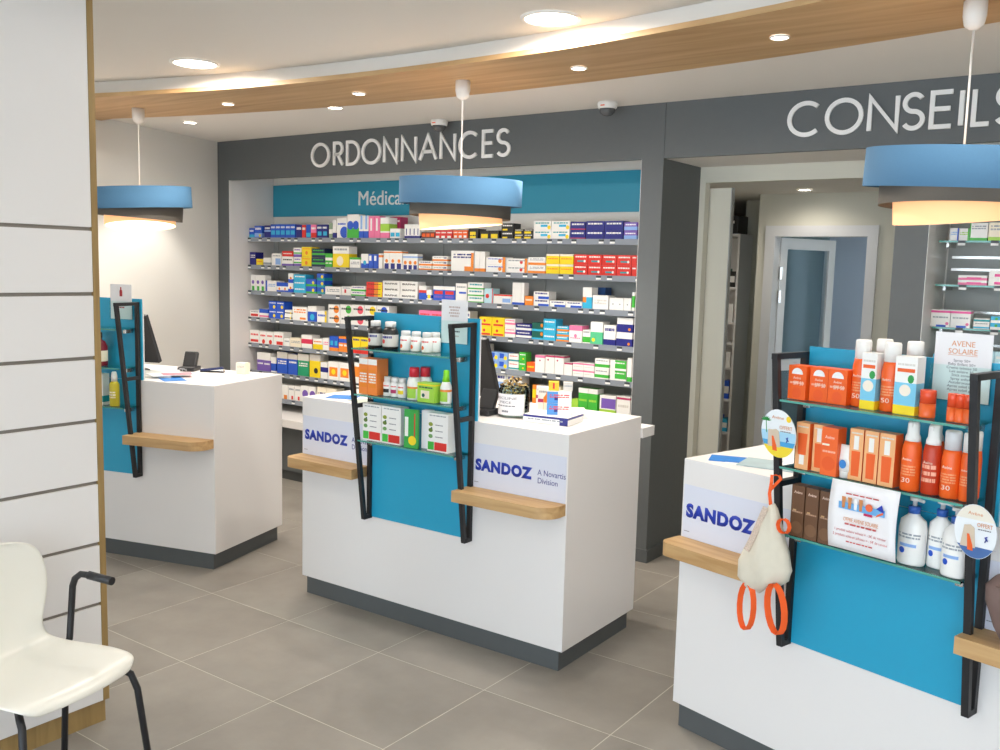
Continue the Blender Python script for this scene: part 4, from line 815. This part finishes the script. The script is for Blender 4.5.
for k, s in enumerate((.533, .581, .629)):
    o = put(C3, 'self_tan_box', pack_mesh('self_tan_box', .044, .04, .160, 'H;c:7d5a40,.5,.18,.12;a:C9A070,.5,.53,.15,.4;t:b9947a,.45,.5,1'), None, s, -.106, SHZ[2]+.0005, 'brown self tanning box on the lowest glass shelf', 'box', 'brown self tanning boxes'); avene(o, .028, .135, -.0003)
for k, (s, tt) in enumerate(((.876, -.064), (.940, -.034), (1.000, -.076))):
    o = place(C3, 'lotion_bottle', s, tt, SHZ[2]+.0005, 'white pump lotion bottle with blue collar on the lowest glass shelf', 'bottle', 'white pump lotion bottles')
    R = .039 if k == 0 else .034
    obj('body', lathe_uv('body', [(R*.93, 0), (R, .006), (R, .10), (R*.9, .125), (R*.45, .14), (R*.4, .146)], 'W;a:A,.36,.42,.2,.8;c:B,.3,.28,.06;t:S,.5,.62,2', 22, sy=.75), None, o)
    bm = bmesh.new(); lathe(bm, [(R*.42, .146), (R*.44, .164), (R*.38, .166)], 18); obj('collar', bm, blue_cap, o)
    bm = bmesh.new(); lathe(bm, [(.006, .166), (.006, .18), (.014, .181), (.014, .19)], 14); tube(bm, [(0, 0, .186), (.03, -.012, .185)], .005, 8); obj('pump', bm, white_plastic, o)
# offer sheet clipped below the middle shelf
t = place(C3, 'offer_sheet', .772, -.149, .876, 'white printed offer sheet in front of the lowest glass shelf', 'sign')
bm = bmesh.new()
P0 = [[(x, -.012*math.sin(PI*z/.2)*(.4+.6*abs(x)/.1), z) for x in [-.103 + .206*i/8 for i in range(9)]] for z in [.2*j/8 for j in range(9)]]
V = [[bm.verts.new(p) for p in rowp] for rowp in P0]; Wv = [[bm.verts.new((p[0], p[1]+.0012, p[2])) for p in rowp] for rowp in P0]
for j in range(8):
    for i in range(8):
        bm.faces.new((V[j][i], V[j][i+1], V[j+1][i+1], V[j+1][i])).smooth = True; bm.faces.new((Wv[j][i+1], Wv[j][i], Wv[j+1][i], Wv[j+1][i+1])).smooth = True
for A_, B_ in ((V[0], Wv[0]), (V[8], Wv[8]), ([r[0] for r in V], [r[0] for r in Wv]), ([r[8] for r in V], [r[8] for r in Wv])):
    for i in range(8): bm.faces.new((A_[i], A_[i+1], B_[i+1], B_[i]))
obj('sheet', bm, paper, t)
yy = -.0145
for s_, x, z, ww, hh, m in (('OFFRE AVENE SOLAIRE', 0, .088, .105, .011, orange_print), ('~1', 0, .076, .095, .008, red_print), ('1 produit solaire achete = - 2€ de remise', 0, .054, .155, .010, red_print), ('2 produits solaires achetes = - 5€ de remise', 0, .039, .165, .010, red_print), ('~1', 0, .026, .08, .006, red_print), ('~1', 0, .165, .10, .006, red_print)):
    obj('lettering', text_mesh(s_, ww, hh, m, .0004), None, t, (x-ww/2, yy, z))
obj('picture_print', box_bm(-.07, .07, yy-.0004, yy, .122, .142), mat('print_sky', '6aa9de', .6), t)
for x in (-.055, -.036, -.018, -.002):
    bm = bmesh.new(); prism_xz(bm, [(x-.004, .125), (x+.004, .125), (x+.006, .158), (x-.006, .158)], yy-.001, yy-.0005); obj('tube_print', bm, mat('print_tan', 'c9824a' if x != -.018 else 'e8e8ea', .6) if x != -.018 else paper, t)
bm = bmesh.new(); prism_xz(bm, [(.023 + .011*math.cos(a), .14 + .011*math.sin(a)) for a in [2*PI*i/16 for i in range(16)]], yy-.001, yy-.0005); obj('disc_print', bm, mat('print_coral', 'ea6a3c', .6), t)
bm = bmesh.new(); prism_xz(bm, [(.044, .142), (.068, .134), (.06, .156)], yy-.001, yy-.0005); obj('parasol_print', bm, sandoz_blue, t)
bm = bmesh.new(); prism_xz(bm, [(.044, .118), (.066, .13), (.064, .136), (.048, .126)], yy-.001, yy-.0005); obj('deckchair_print', bm, mat('print_coral', 'ea6a3c', .6), t)
obj('badge_print', box_bm(.008, .034, yy-.001, yy-.0005, .115, .122), mat('print_magenta', 'c02a5a', .6), t)
# round gift tags fixed to the frame bars
def gift_tag(s, tt, z, rx, rz_, label, kind):
    t = place(C3, 'gift_tag', s, tt, z, label, 'sign'); t.rotation_euler = (.132, 0, C3.a)
    def ell(name, m, cx, cz, a, b_, y0, y1, cut=None, n=36):
        pts = [(cx + a*math.cos(2*PI*i/n), cz + b_*math.sin(2*PI*i/n)) for i in range(n)]
        if cut is not None:
            lo, hi = cut; pts = [(x, min(max(z_, lo), hi)) for x, z_ in pts]
        bm = bmesh.new(); prism_xz(bm, pts, y0, y1); bmesh.ops.remove_doubles(bm, verts=bm.verts, dist=1e-6); bmesh.ops.dissolve_degenerate(bm, edges=bm.edges, dist=1e-6); return obj(name, bm, m, t)
    ell('disc', mat('tag_card', 'eef2f5', .4), 0, 0, rx, rz_, -.0015, .0015)
    if kind == 0:
        ell('sky_print', mat('print_paleblue', 'a9d6ee', .5), 0, 0, rx*.985, rz_*.985, -.0021, -.0016, (-rz_*.52, rz_*.1)); ell('sea_print', mat('print_seablue', '4aa6dc', .5), 0, 0, rx*.975, rz_*.975, -.0026, -.0022, (-rz_*.56, -rz_*.3)); ell('sand_print', mat('print_sand', 'f4d93a', .5), 0, 0, rx*.99, rz_*.99, -.0031, -.0027, (-rz_, -rz_*.5))
        ell('sun_print', mat('print_sun', 'f6d22e', .5), rx*.62, rz_*.66, rx*.13, rx*.16, -.0026, -.0017, None, 16)
        bm = bmesh.new()
        for k in range(7):
            a = math.radians(20 + k*23); c0 = (-rx*.68, rz_*.5); e_ = (c0[0] + rx*.34*math.cos(a), c0[1] + rz_*.26*math.sin(a) - .004); pz = Vector((-(e_[1]-c0[1]), e_[0]-c0[0])).normalized()*.0025
            prism_xz(bm, [c0, (((c0[0]+e_[0])/2+pz.x), ((c0[1]+e_[1])/2+pz.y)), e_, (((c0[0]+e_[0])/2-pz.x), ((c0[1]+e_[1])/2-pz.y))], -.0034, -.0031-.0001*k)
        prism_xz(bm, [(-rx*.70, 0), (-rx*.66, 0), (-rx*.66, rz_*.5), (-rx*.70, rz_*.5)], -.003, -.0026); obj('palm_print', bm, mat('print_green', '2e9a4c', .6), t)['kind'] = 'stuff'
        bag = [(-rx*.62, -rz_*.55), (rx*.12, -rz_*.55), (rx*.06, rz_*.12), (-rx*.1, rz_*.2), (-rx*.3, rz_*.16), (-rx*.56, rz_*.15)]
    else:
        ell('sea_print', mat('print_deepblue', '4a6ea8', .5), 0, 0, rx*.985, rz_*.985, -.0021, -.0016, (-rz_, -rz_*.55)); ell('sky_print', mat('print_cream', 'ece6d8', .5), 0, 0, rx*.985, rz_*.985, -.0021, -.0016, (rz_*.45, rz_))
        bag = [(-rx*.7, -rz_*.6), (rx*.02, -rz_*.6), (-rx*.02, rz_*.15), (-rx*.2, rz_*.25), (-rx*.5, rz_*.2)]
    bm = bmesh.new(); prism_xz(bm, bag, -.0040, -.0035); obj('bag_print', bm, mat('print_canvas', 'd6c4ae', .6), t)
    bm = bmesh.new(); prism_xz(bm, [(-rx*.34, -rz_*.7), (-rx*.08, -rz_*.72), (-rx*.1, -rz_*.5), (-rx*.26, -rz_*.1), (-rx*.36, -rz_*.1)], -.0046, -.0041); obj('bottle_print', bm, mat('print_orange', 'ee6426', .6), t)
    obj('lettering', text_mesh('Avène', rx*.7, rz_*.12, orange_print, .0004), None, t, (-rx*.35, -.0022, rz_*.62)); 
    obj('lettering', text_mesh('OFFERT', rx*.72, rz_*.15, orange_print, .0004), None, t, (rx*.1, -.0032, rz_*.22))
    obj('lettering', text_mesh('~1', rx*.6, rz_*.06, grey_print, .0004), None, t, (rx*.14, -.0032, rz_*.1))
    bm = bmesh.new(); tube(bm, [(rx*.48, -.0045, -rz_*.3), (rx*.58, -.0045, -rz_*.08), (rx*.48, -.0045, -rz_*.12), (rx*.6, -.0045, -rz_*.24)], .0016, 6); obj('swirl_print', bm, sandoz_blue, t)
    return t
gift_tag(.482, -.1535, 1.178, .061, .076, 'round gift tag with palm and yellow beach print on the black frame', 0)
gift_tag(1.073, -.1315, 1.010, .054, .074, 'round gift tag with blue sea print beside the white pump bottles', 1)

# ================================================================ THINGS ON THE COUNTER TOPS
def monitor(C, s_r, label):
    t = place(C, 'monitor', s_r-.21, .34, 1.0005, label, 'monitor')
    a = math.radians(-22)
    h = obj('screen_housing', box_bm(-.21, .21, -.016, .012, 0, .30, bev=.006), black_plastic, t, (0, .0, .06), (-a, 0, 0))
    obj('screen', box_bm(-.2, .2, .0121, .0128, .012, .288), mat('dark_screen', '15171a', .2), h)
    obj('rear_bulge', box_bm(-.1, .1, -.045, -.0165, .05, .22, bev=.012), black_plastic, h)
    bm = bmesh.new(); tube(bm, [(0, .0, .012), (0, .0, .06), (0, -.05, .15)], .016, 10); obj('stand_neck', bm, black_plastic, t)
    bm = bmesh.new(); lathe(bm, [(.11, 0), (.11, .006), (.095, .012), (.02, .014)], 32, sy=.75); obj('stand_base', bm, black_plastic, t)
    return t
monitor(C2, .955, 'black monitor seen from behind beside the supplement stand')
monitor(C1, .915, 'black monitor seen from behind on the counter by the side wall')
def terminal(C, s, tt, rz, label):
    t = place(C, 'card_terminal', s, tt, 1.0005, label, 'card terminal', None, rz)
    obj('base', box_bm(-.05, .05, -.06, .06, 0, .025, bev=.006), black_plastic, t)
    bm = bmesh.new(); bx(bm, -.04, .04, -.01, .02, 0, .10, bev=.008); obj('head', bm, black_plastic, t, (0, .0, .02), (-.5, 0, 0))
    bm = bmesh.new(); pts = [(.02*math.cos(i*.8) + .004*i - .03, -.085 + .02*math.sin(i*1.3), .006 + .012*abs(math.sin(i*.9))) for i in range(12)]
    tube(bm, pts, .0035, 6); obj('cable', bm, mat('cable_grey', '8c8f94', .5), t)
terminal(C1, .985, .50, .3, 'black card terminal with coiled cable beside the wall side monitor')
terminal(C2, .98, .19, .1, 'black card terminal with coiled cable between monitor and glass jar')
def sheet(C, name, s, tt, z, w, d, rz, m, label, cat='paper', group=None, th=.0012):
    return put(C, name, box_bm(-w/2, w/2, -d/2, d/2, 0, th), m, s, tt, z, label, cat, group, rz)
grey_paper = mat('grey_paper', 'c9ccc8', .7); pink_paper = mat('pink_paper', 'e88792', .7); blue_paper = mat('blue_paper', '2f7fd0', .5, noise=.25, nscale=30); pale_paper = mat('pale_paper', 'dfe3e4', .7, noise=.06, nscale=20)
sheet(C1, 'magazine', .98, .22, 1.0006, .21, .29, .5, grey_paper, 'grey stapled paper pile under the pink sheet', th=.012)
sheet(C1, 'leaflet', 1.08, .20, 1.013, .15, .21, -.6, pale_paper, 'pale folded leaflet on the grey paper pile', th=.003)
sheet(C1, 'leaflet', 1.12, .225, 1.0165, .10, .16, -.75, pink_paper, 'pink leaflet on top of the paper pile', th=.002)
sheet(C1, 'leaflet', 1.17, .12, 1.0006, .12, .18, .9, blue_paper, 'small blue leaflet at the front edge by the paper pile', th=.001)
sheet(C1, 'leaflet', 1.33, .10, 1.0006, .09, .12, .3, pale_paper, 'pale slip of paper near the corner of the wall side counter', th=.001)
t = place(C1, 'stapler', 1.15, .50, 1.0005, 'dark blue stapler on the wall side counter', 'stapler', None, .3)
obj('base', box_bm(-.07, .07, -.014, .014, 0, .008, bev=.002), black_plastic, t)
obj('arm', box_bm(-.07, .065, -.013, .013, 0, .014, bev=.004), mat('navy_plastic', '1c2a5a', .4), t, (0, 0, .012), (0, -.12, 0))
obj('hinge', box_bm(.05, .07, -.012, .012, .008, .02), chrome, t)
put(C1, 'care_box', pack_mesh('care_box', .062, .05, .066, 'E;a:W,.0,1,.0,.05;t:S,.55,.75,2'), None, 1.345, .50, 1.0005, 'small cream carton alone near the back of the wall side counter', 'box')
# middle counter
t = place(C2, 'glass_jar', 1.105, .235, 1.0005, 'glass jar of gold and black charms with a printed paper label', 'jar')
bm = bmesh.new(); lathe(bm, [(.066, 0), (.07, .004), (.07, .118), (.064, .128), (.064, .136), (.067, .138), (.067, .142), (.061, .142), (.061, .128), (.066, .116), (.066, .008), (.001, .008)], 36, cap=False); obj('glass_body', bm, glass, t)
bm = bmesh.new(); n = 30
A0 = [PI*1.1 + PI*.95*i/n for i in range(n+1)]
A0 = [-PI/2 + C2.a*0 + (i/n-.5)*2.6 for i in range(n+1)]
v0 = [bm.verts.new((.0708*math.cos(a), .0708*math.sin(a), .012)) for a in A0]; v1 = [bm.verts.new((.0708*math.cos(a), .0708*math.sin(a), .106)) for a in A0]
for i in range(n): bm.faces.new((v0[i], v0[i+1], v1[i+1], v1[i])).smooth = True
lb = obj('paper_label', bm, paper, t)
def wrap_text(s_, w, h, z, R, m):
    me = text_mesh(s_, w, h, m, .0003)
    for v in me.vertices:
        a = -PI/2 + (v.co.x - w/2)/R; rr = R + .0004 - v.co.y; z_ = v.co.z
        v.co = Vector((rr*math.cos(a), rr*math.sin(a), z + z_))
    return obj('lettering', me, None, lb)
for s_, w, h, z in (('RECLINE', .11, .011, .082), ('PIECE', .06, .010, .064), ('~1', .105, .008, .049), ('~1', .035, .014, .022)): wrap_text(s_, w, h, z, .071, grey_print)
gold = mat('gold_foil', 'b8904a', .3, metal=.7); bm = bmesh.new(); random.seed(3)
for k in range(230):
    a = random.random()*2*PI; r = .056*math.sqrt(random.random()); z = .06 + random.random()*(.116 - (r/.056)**2*.03)
    p = Vector((r*math.cos(a), r*math.sin(a), z)); d = Vector((random.gauss(0, 1), random.gauss(0, 1), random.gauss(0, 1))).normalized()*.007
    i0 = len(bm.faces); tube(bm, [p-d, p+d], random.choice((.003, .005)), 5); bm.faces.ensure_lookup_table()
    mi = random.choice((0, 0, 1, 2))
    for f in bm.faces[i0:]: f.material_index = mi
for k in range(150):
    a = random.random()*2*PI; r = .06*math.sqrt(random.random()); p = Vector((r*math.cos(a), r*math.sin(a), .014+random.random()*.05)); d = Vector((random.gauss(0, 1), random.gauss(0, 1), random.gauss(0, 1))).normalized()*.006; tube(bm, [p-d, p+d], .0045, 5)
o = obj('charms', bm, [gold, mat('dark_bead', '2c2420', .4), mat('pale_gold', 'd9bf8a', .35, metal=.4)], t); o['kind'] = 'stuff'
o = put(C2, 'medicine_box', pack_mesh('medicine_box', .21, .16, .034, 'W;a:N,.72,1;b:N,0,1,.82,1;t:S,.3,.6,1'), None, 1.325, .15, 1.0005, 'flat white and navy medicine box lying at the counter edge', 'box', None, .12)
put(C2, 'medicine_box', pack_mesh('medicine_box', .12, .14, .03, 'W;a:S,.3,.6,.1,.5;t:S,.3,.7,1'), None, 1.34, .36, 1.0005, 'flat white medicine box behind the navy edged one', 'box', None, .62)
for k in range(2):
    o = put(C2, 'medicine_box', pack_mesh('medicine_box', .105, .055, .05, 'W;a:4d93d8,0,1,0,.45;b:N,.25,.5,.3,.45;t:R,.4,.75,2'), None, 1.352, .215, 1.035 + k*.051, 'white and light blue medicine box stacked on the flat navy one', 'box', 'two stacked white and light blue medicine boxes', .55)
put(C2, 'medicine_box', pack_mesh('medicine_box', .045, .05, .036, 'f2c01e;a:R,.2,.9,.4,.6'), None, 1.318, .222, 1.1375, 'small amber yellow box on the white and light blue stack', 'box', None, .55)
put(C2, 'medicine_box', pack_mesh('medicine_box', .04, .05, .035, 'Q;t:S,.4,.7,1'), None, 1.372, .252, 1.1375, 'small pale grey box beside the amber one on the stack', 'box', None, .55)
o = place(C2, 'syrup_bottle', 1.17, .42, 1.0005, 'amber orange syrup bottle behind the glass jar', 'bottle')
obj('body', lathe_uv('body', [(.022, 0), (.024, .004), (.024, .07), (.012, .088), (.01, .1)], 'e07a1c;a:E,.15,.5,.2,.8'), None, o); bm = bmesh.new(); lathe(bm, [(.012, .1), (.012, .114), (.01, .115)], 14); obj('lid', bm, white_plastic, o)
put(C2, 'medicine_box', pack_mesh('medicine_box', .05, .04, .11, 'W;a:M,.35,.5;t:S,.7,.85,1'), None, 1.115, .46, 1.0005, 'upright white and magenta box behind the glass jar', 'box', None, .3)
sheet(C2, 'paper_sheet', 1.33, .52, 1.0006, .21, .16, .25, paper, 'white paper sheet at the back of the middle counter', th=.0015)
sheet(C2, 'leaflet', 1.45, .085, 1.0006, .1, .06, -.1, pale_paper, 'pale leaflet at the corner of the middle counter', th=.001)
sheet(C2, 'leaflet', .16, .12, 1.0006, .14, .12, .4, blue_paper, 'blue leaflet on the middle counter behind the left ledge', th=.0015)
sheet(C2, 'paper_sheet', .26, .30, 1.0006, .3, .21, .1, paper, 'white paper sheet spread on the middle counter behind the black frame', th=.004)
sheet(C2, 'leaflet', .33, .09, 1.0006, .13, .1, -.2, mat('sage_paper', 'b9c4b4', .7), 'sage green leaflet at the front edge of the middle counter', th=.0012)
# sun care counter
sheet(C3, 'leaflet', .105, .115, 1.0006, .13, .1, .55, blue_paper, 'bright blue leaflet fan on the sun care counter', th=.003)
sheet(C3, 'leaflet', .165, .075, 1.0006, .08, .07, .1, pale_paper, 'pale leaflet corner under the blue fan', th=.001)
sheet(C3, 'magazine', .25, .16, 1.0006, .2, .15, .35, mat('teal_grey_paper', 'a9bcc0', .5, noise=.2, nscale=14), 'open grey blue magazine on the sun care counter', th=.004)
sheet(C3, 'paper_sheet', .36, .3, 1.0006, .21, .28, .1, paper, 'white paper pile on the sun care counter', th=.008)
o = put(C3, 'parcel_box', box_bm(-.13, .13, 0, .1, 0, .13, bev=.002), mat('white_card', 'eceae6', .6), .36, .06, 1.0092, 'white carton lettered Boots behind the black frame', 'box', None, .0)
o.location = C3.w(.39, .50, 1.0005)
obj('lettering', text_mesh('Boox', .05, .028, black_plastic, .0004, .03), None, o, (.02, -.0005, .05))
o['label'] = 'white lettered carton behind the round palm tag'
# drawstring gift bag hanging on the frame
t = place(C3, 'gift_bag', .473, -.172, .684, 'cream canvas drawstring bag with orange straps hanging on the black frame', 'bag')
bm = bmesh.new(); rings = []; seg = 28
prof = [(.0, .0, .012, .008), (.012, -.008, .055, .034), (.04, -.006, .086, .046), (.085, .002, .09, .048), (.13, .008, .074, .044), (.18, .012, .048, .034), (.225, .014, .032, .026), (.262, .014, .018, .016), (.277, .013, .008, .008)]
for z, cx, rx, ry in prof:
    rings.append([bm.verts.new((cx + rx*math.cos(2*PI*i/seg)*(1+.07*math.sin(5*2*PI*i/seg + z*22)), ry*math.sin(2*PI*i/seg)*(1+.2*math.sin(6*2*PI*i/seg + 1 + z*30)), z + .012*math.cos(2*PI*i/seg)*(1 if z < .05 else .4))) for i in range(seg)])
for a, b_ in zip(rings, rings[1:]):
    for i in range(seg): bm.faces.new((a[i], a[(i+1) % seg], b_[(i+1) % seg], b_[i])).smooth = True
bm.faces.new(rings[0][::-1]); bm.faces.new(rings[-1]); obj('body', bm, canvas, t)
def ribbon(name, pts, w, m, parent, side=Vector((0, 1, 0))):
    bm = bmesh.new(); prev = None; P = [Vector(p) for p in pts]
    for i, p in enumerate(P):
        tg = (P[min(i+1, len(P)-1)] - P[max(i-1, 0)]).normalized(); s_ = (side - tg*side.dot(tg)).normalized(); n_ = tg.cross(s_)*.0012
        cur = [bm.verts.new(p + s_*w/2*a + n_*b_) for a, b_ in ((-1, -1), (1, -1), (1, 1), (-1, 1))]
        if prev:
            for k in range(4): bm.faces.new((prev[k], prev[(k+1) % 4], cur[(k+1) % 4], cur[k])).smooth = False
        prev = cur
    return obj(name, bm, m, parent)
sd_ = Vector((.55, .83, 0))
ribbon('strap', [(-.036 + .026*math.sin(PI*2*i/16)*1.0, -.03, .02 - .075*(1-math.cos(PI*2*i/16))) for i in range(17)], .018, orange_web, t, sd_)
ribbon('strap', [(.062 + .03*math.sin(PI*2*i/16) + .02*(1-math.cos(PI*2*i/16))/2, -.035, .045 - .075*(1-math.cos(PI*2*i/16))) for i in range(17)], .02, orange_web, t, sd_)
ribbon('side_loop', [(.066 + .02*math.sin(PI*2*i/12), -.012, .245 - .022*(1-math.cos(PI*2*i/12))) for i in range(13)], .012, orange_web, t, sd_)
ribbon('hanging_strap', [(.012, -.004, .272), (.006, -.006, .31), (.004, .004, .345), (-.016, .034, .358), (-.002, .05, .36), (.016, .034, .352), (.006, -.006, .32)], .010, orange_web, t, Vector((1, .3, 0)))
ribbon('dotted_hem', [(.004, -.018, .268), (-.008, -.026, .225), (-.022, -.032, .18), (-.042, -.04, .125)], .02, mat('dotted_cloth', 'cdb9a8', .9, noise=.5, nscale=260), t, Vector((1, 0, 0)))
# brown leather bag on the right ledge
t = place(C3, 'handbag', 1.272, -.066, .7155, 'soft brown leather handbag resting on the oak ledge', 'bag')
bm = bmesh.new(); rings = []; seg = 32
for z, rx, ry in ((0, .115, .045), (.008, .128, .052), (.05, .155, .055), (.11, .182, .05), (.15, .186, .04), (.175, .165, .022), (.18, .155, .012)):
    rings.append([bm.verts.new((rx*abs(math.cos(a))**.6*(1 if math.cos(a) > 0 else -1), ry*abs(math.sin(a))**.6*(1 if math.sin(a) > 0 else -1)*(1+.05*math.sin(6*a)), z + .004*math.sin(3*a))) for a in [2*PI*i/seg for i in range(seg)]])
for a, b_ in zip(rings, rings[1:]):
    for i in range(seg): bm.faces.new((a[i], a[(i+1) % seg], b_[(i+1) % seg], b_[i])).smooth = True
bm.faces.new(rings[0][::-1]); bm.faces.new(rings[-1])
leather = mat('brown_leather', '75605a', .55, noise=.12, nscale=30, bump=.15); obj('body', bm, leather, t)
bm = bmesh.new(); tube(bm, [(-.1 + .2*i/14, -.01, .17 + .11*math.sin(PI*i/14)) for i in range(15)], .007, 8); obj('handle', bm, leather, t)
bm = bmesh.new(); tube(bm, [(-.183, -.012, .148), (-.1, -.045, .155), (0, -.046, .158), (.1, -.045, .155), (.183, -.012, .148)], .0035, 6); obj('seam', bm, leather, t)

# ================================================================ SLATTED WALL PANEL AND CHAIR
t = thing('slat_panel', 'tall white slatted wall panel with oak edge behind the chair', 'panel', (-2.985, 1.771, 0))
Y0 = -2.6
zs = [ZC-.001] + [1.7535 - .2186*k for k in range(8)] + [.082]
for k in range(len(zs)-1):
    obj('slat', box_bm(-.018, 0, Y0, -.0005, zs[k+1]+.0062 if k < len(zs)-2 else zs[k+1], zs[k]-(.0062 if k else 0), bev=.0012), white_lam, t)
for z in zs[1:-1]: obj('groove_rail', box_bm(-.0165, -.009, Y0, -.001, z-.0061, z+.0061), mat('groove_metal', '8f8880', .4, metal=.4), t)
obj('backing', box_bm(-.07, -.0185, Y0, -.0005, 0, ZC-.001), white_lam, t)
obj('end_trim', box_bm(-.07, .0015, 0, .022, .082, ZC-.001), oak_edge, t)
obj('plinth', box_bm(-.0185, -.010, Y0, .012, 0, .0815), oak_edge, t)
# chair
ch = thing('visitor_chair', 'white moulded shell chair with black tube legs and arm rests', 'chair', (-2.632, 1.335, 0), math.radians(12))
prof = [(.232, .418, .165), (.222, .436, .195), (.19, .447, .214), (.1, .440, .222), (0, .432, .222), (-.07, .430, .214), (-.115, .437, .2), (-.145, .458, .178), (-.162, .50, .166), (-.174, .545, .176), (-.187, .605, .206), (-.200, .672, .214), (-.211, .737, .198), (-.218, .774, .15), (-.221, .787, .07)]
bm = bmesh.new(); G = []; nx = 10
for i, (x, z, hw) in enumerate(prof):
    row = []
    for j in range(nx+1):
        y = -hw + 2*hw*j/nx; e = (y/hw)**2 if hw else 0
        seatness = max(0, min(1, (z-.45)/.1)) if x < -.1 else 0
        row.append(bm.verts.new((x + seatness*.022*e + (-.02*e if i < 2 else 0), y, z + (1-seatness)*.010*e*(1 if i > 2 else .2))))
    G.append(row)
for a, b_ in zip(G, G[1:]):
    for j in range(nx): bm.faces.new((a[j], a[j+1], b_[j+1], b_[j])).smooth = True
o = obj('shell', bm, shell_white, ch)
md = o.modifiers.new('s', 'SOLIDIFY'); md.thickness = .011; md.offset = -1; md = o.modifiers.new('b', 'SUBSURF'); md.levels = 2; md.render_levels = 2
for sx, sy in ((1, 1), (1, -1), (-1, 1), (-1, -1)):
    bm = bmesh.new(); x0, y0 = (.185 if sx > 0 else -.08), .18*sy
    tube(bm, [(x0*.6, y0*.75, .412), (x0*.95, y0, .412), (x0*1.06, y0*1.06, .40), (x0*1.14, y0*1.12, .35), (x0*1.36 if sx > 0 else x0*1.7, y0*1.24, 0)], .0105, 10); obj('leg', bm, black_metal, ch)
for sy in (1, -1):
    bm = bmesh.new(); tube(bm, [(-.10, .16*sy, .414), (-.105, .215*sy, .418), (-.105, .232*sy, .44), (-.098, .238*sy, .56), (-.092, .238*sy, .615), (-.08, .238*sy, .642), (-.055, .238*sy, .66), (-.02, .238*sy, .662), (.04, .238*sy, .660)], .0105, 10); a = obj('arm_rest', bm, black_metal, ch)
    bm = bmesh.new(); tube(bm, [(-.02, .238*sy, .662), (.078, .238*sy, .658)], .0135, 10); obj('arm_pad', bm, black_plastic, a)
bm = bmesh.new(); bx(bm, -.1, .12, -.12, .12, .404, .416); obj('seat_plate', bm, black_metal, ch)
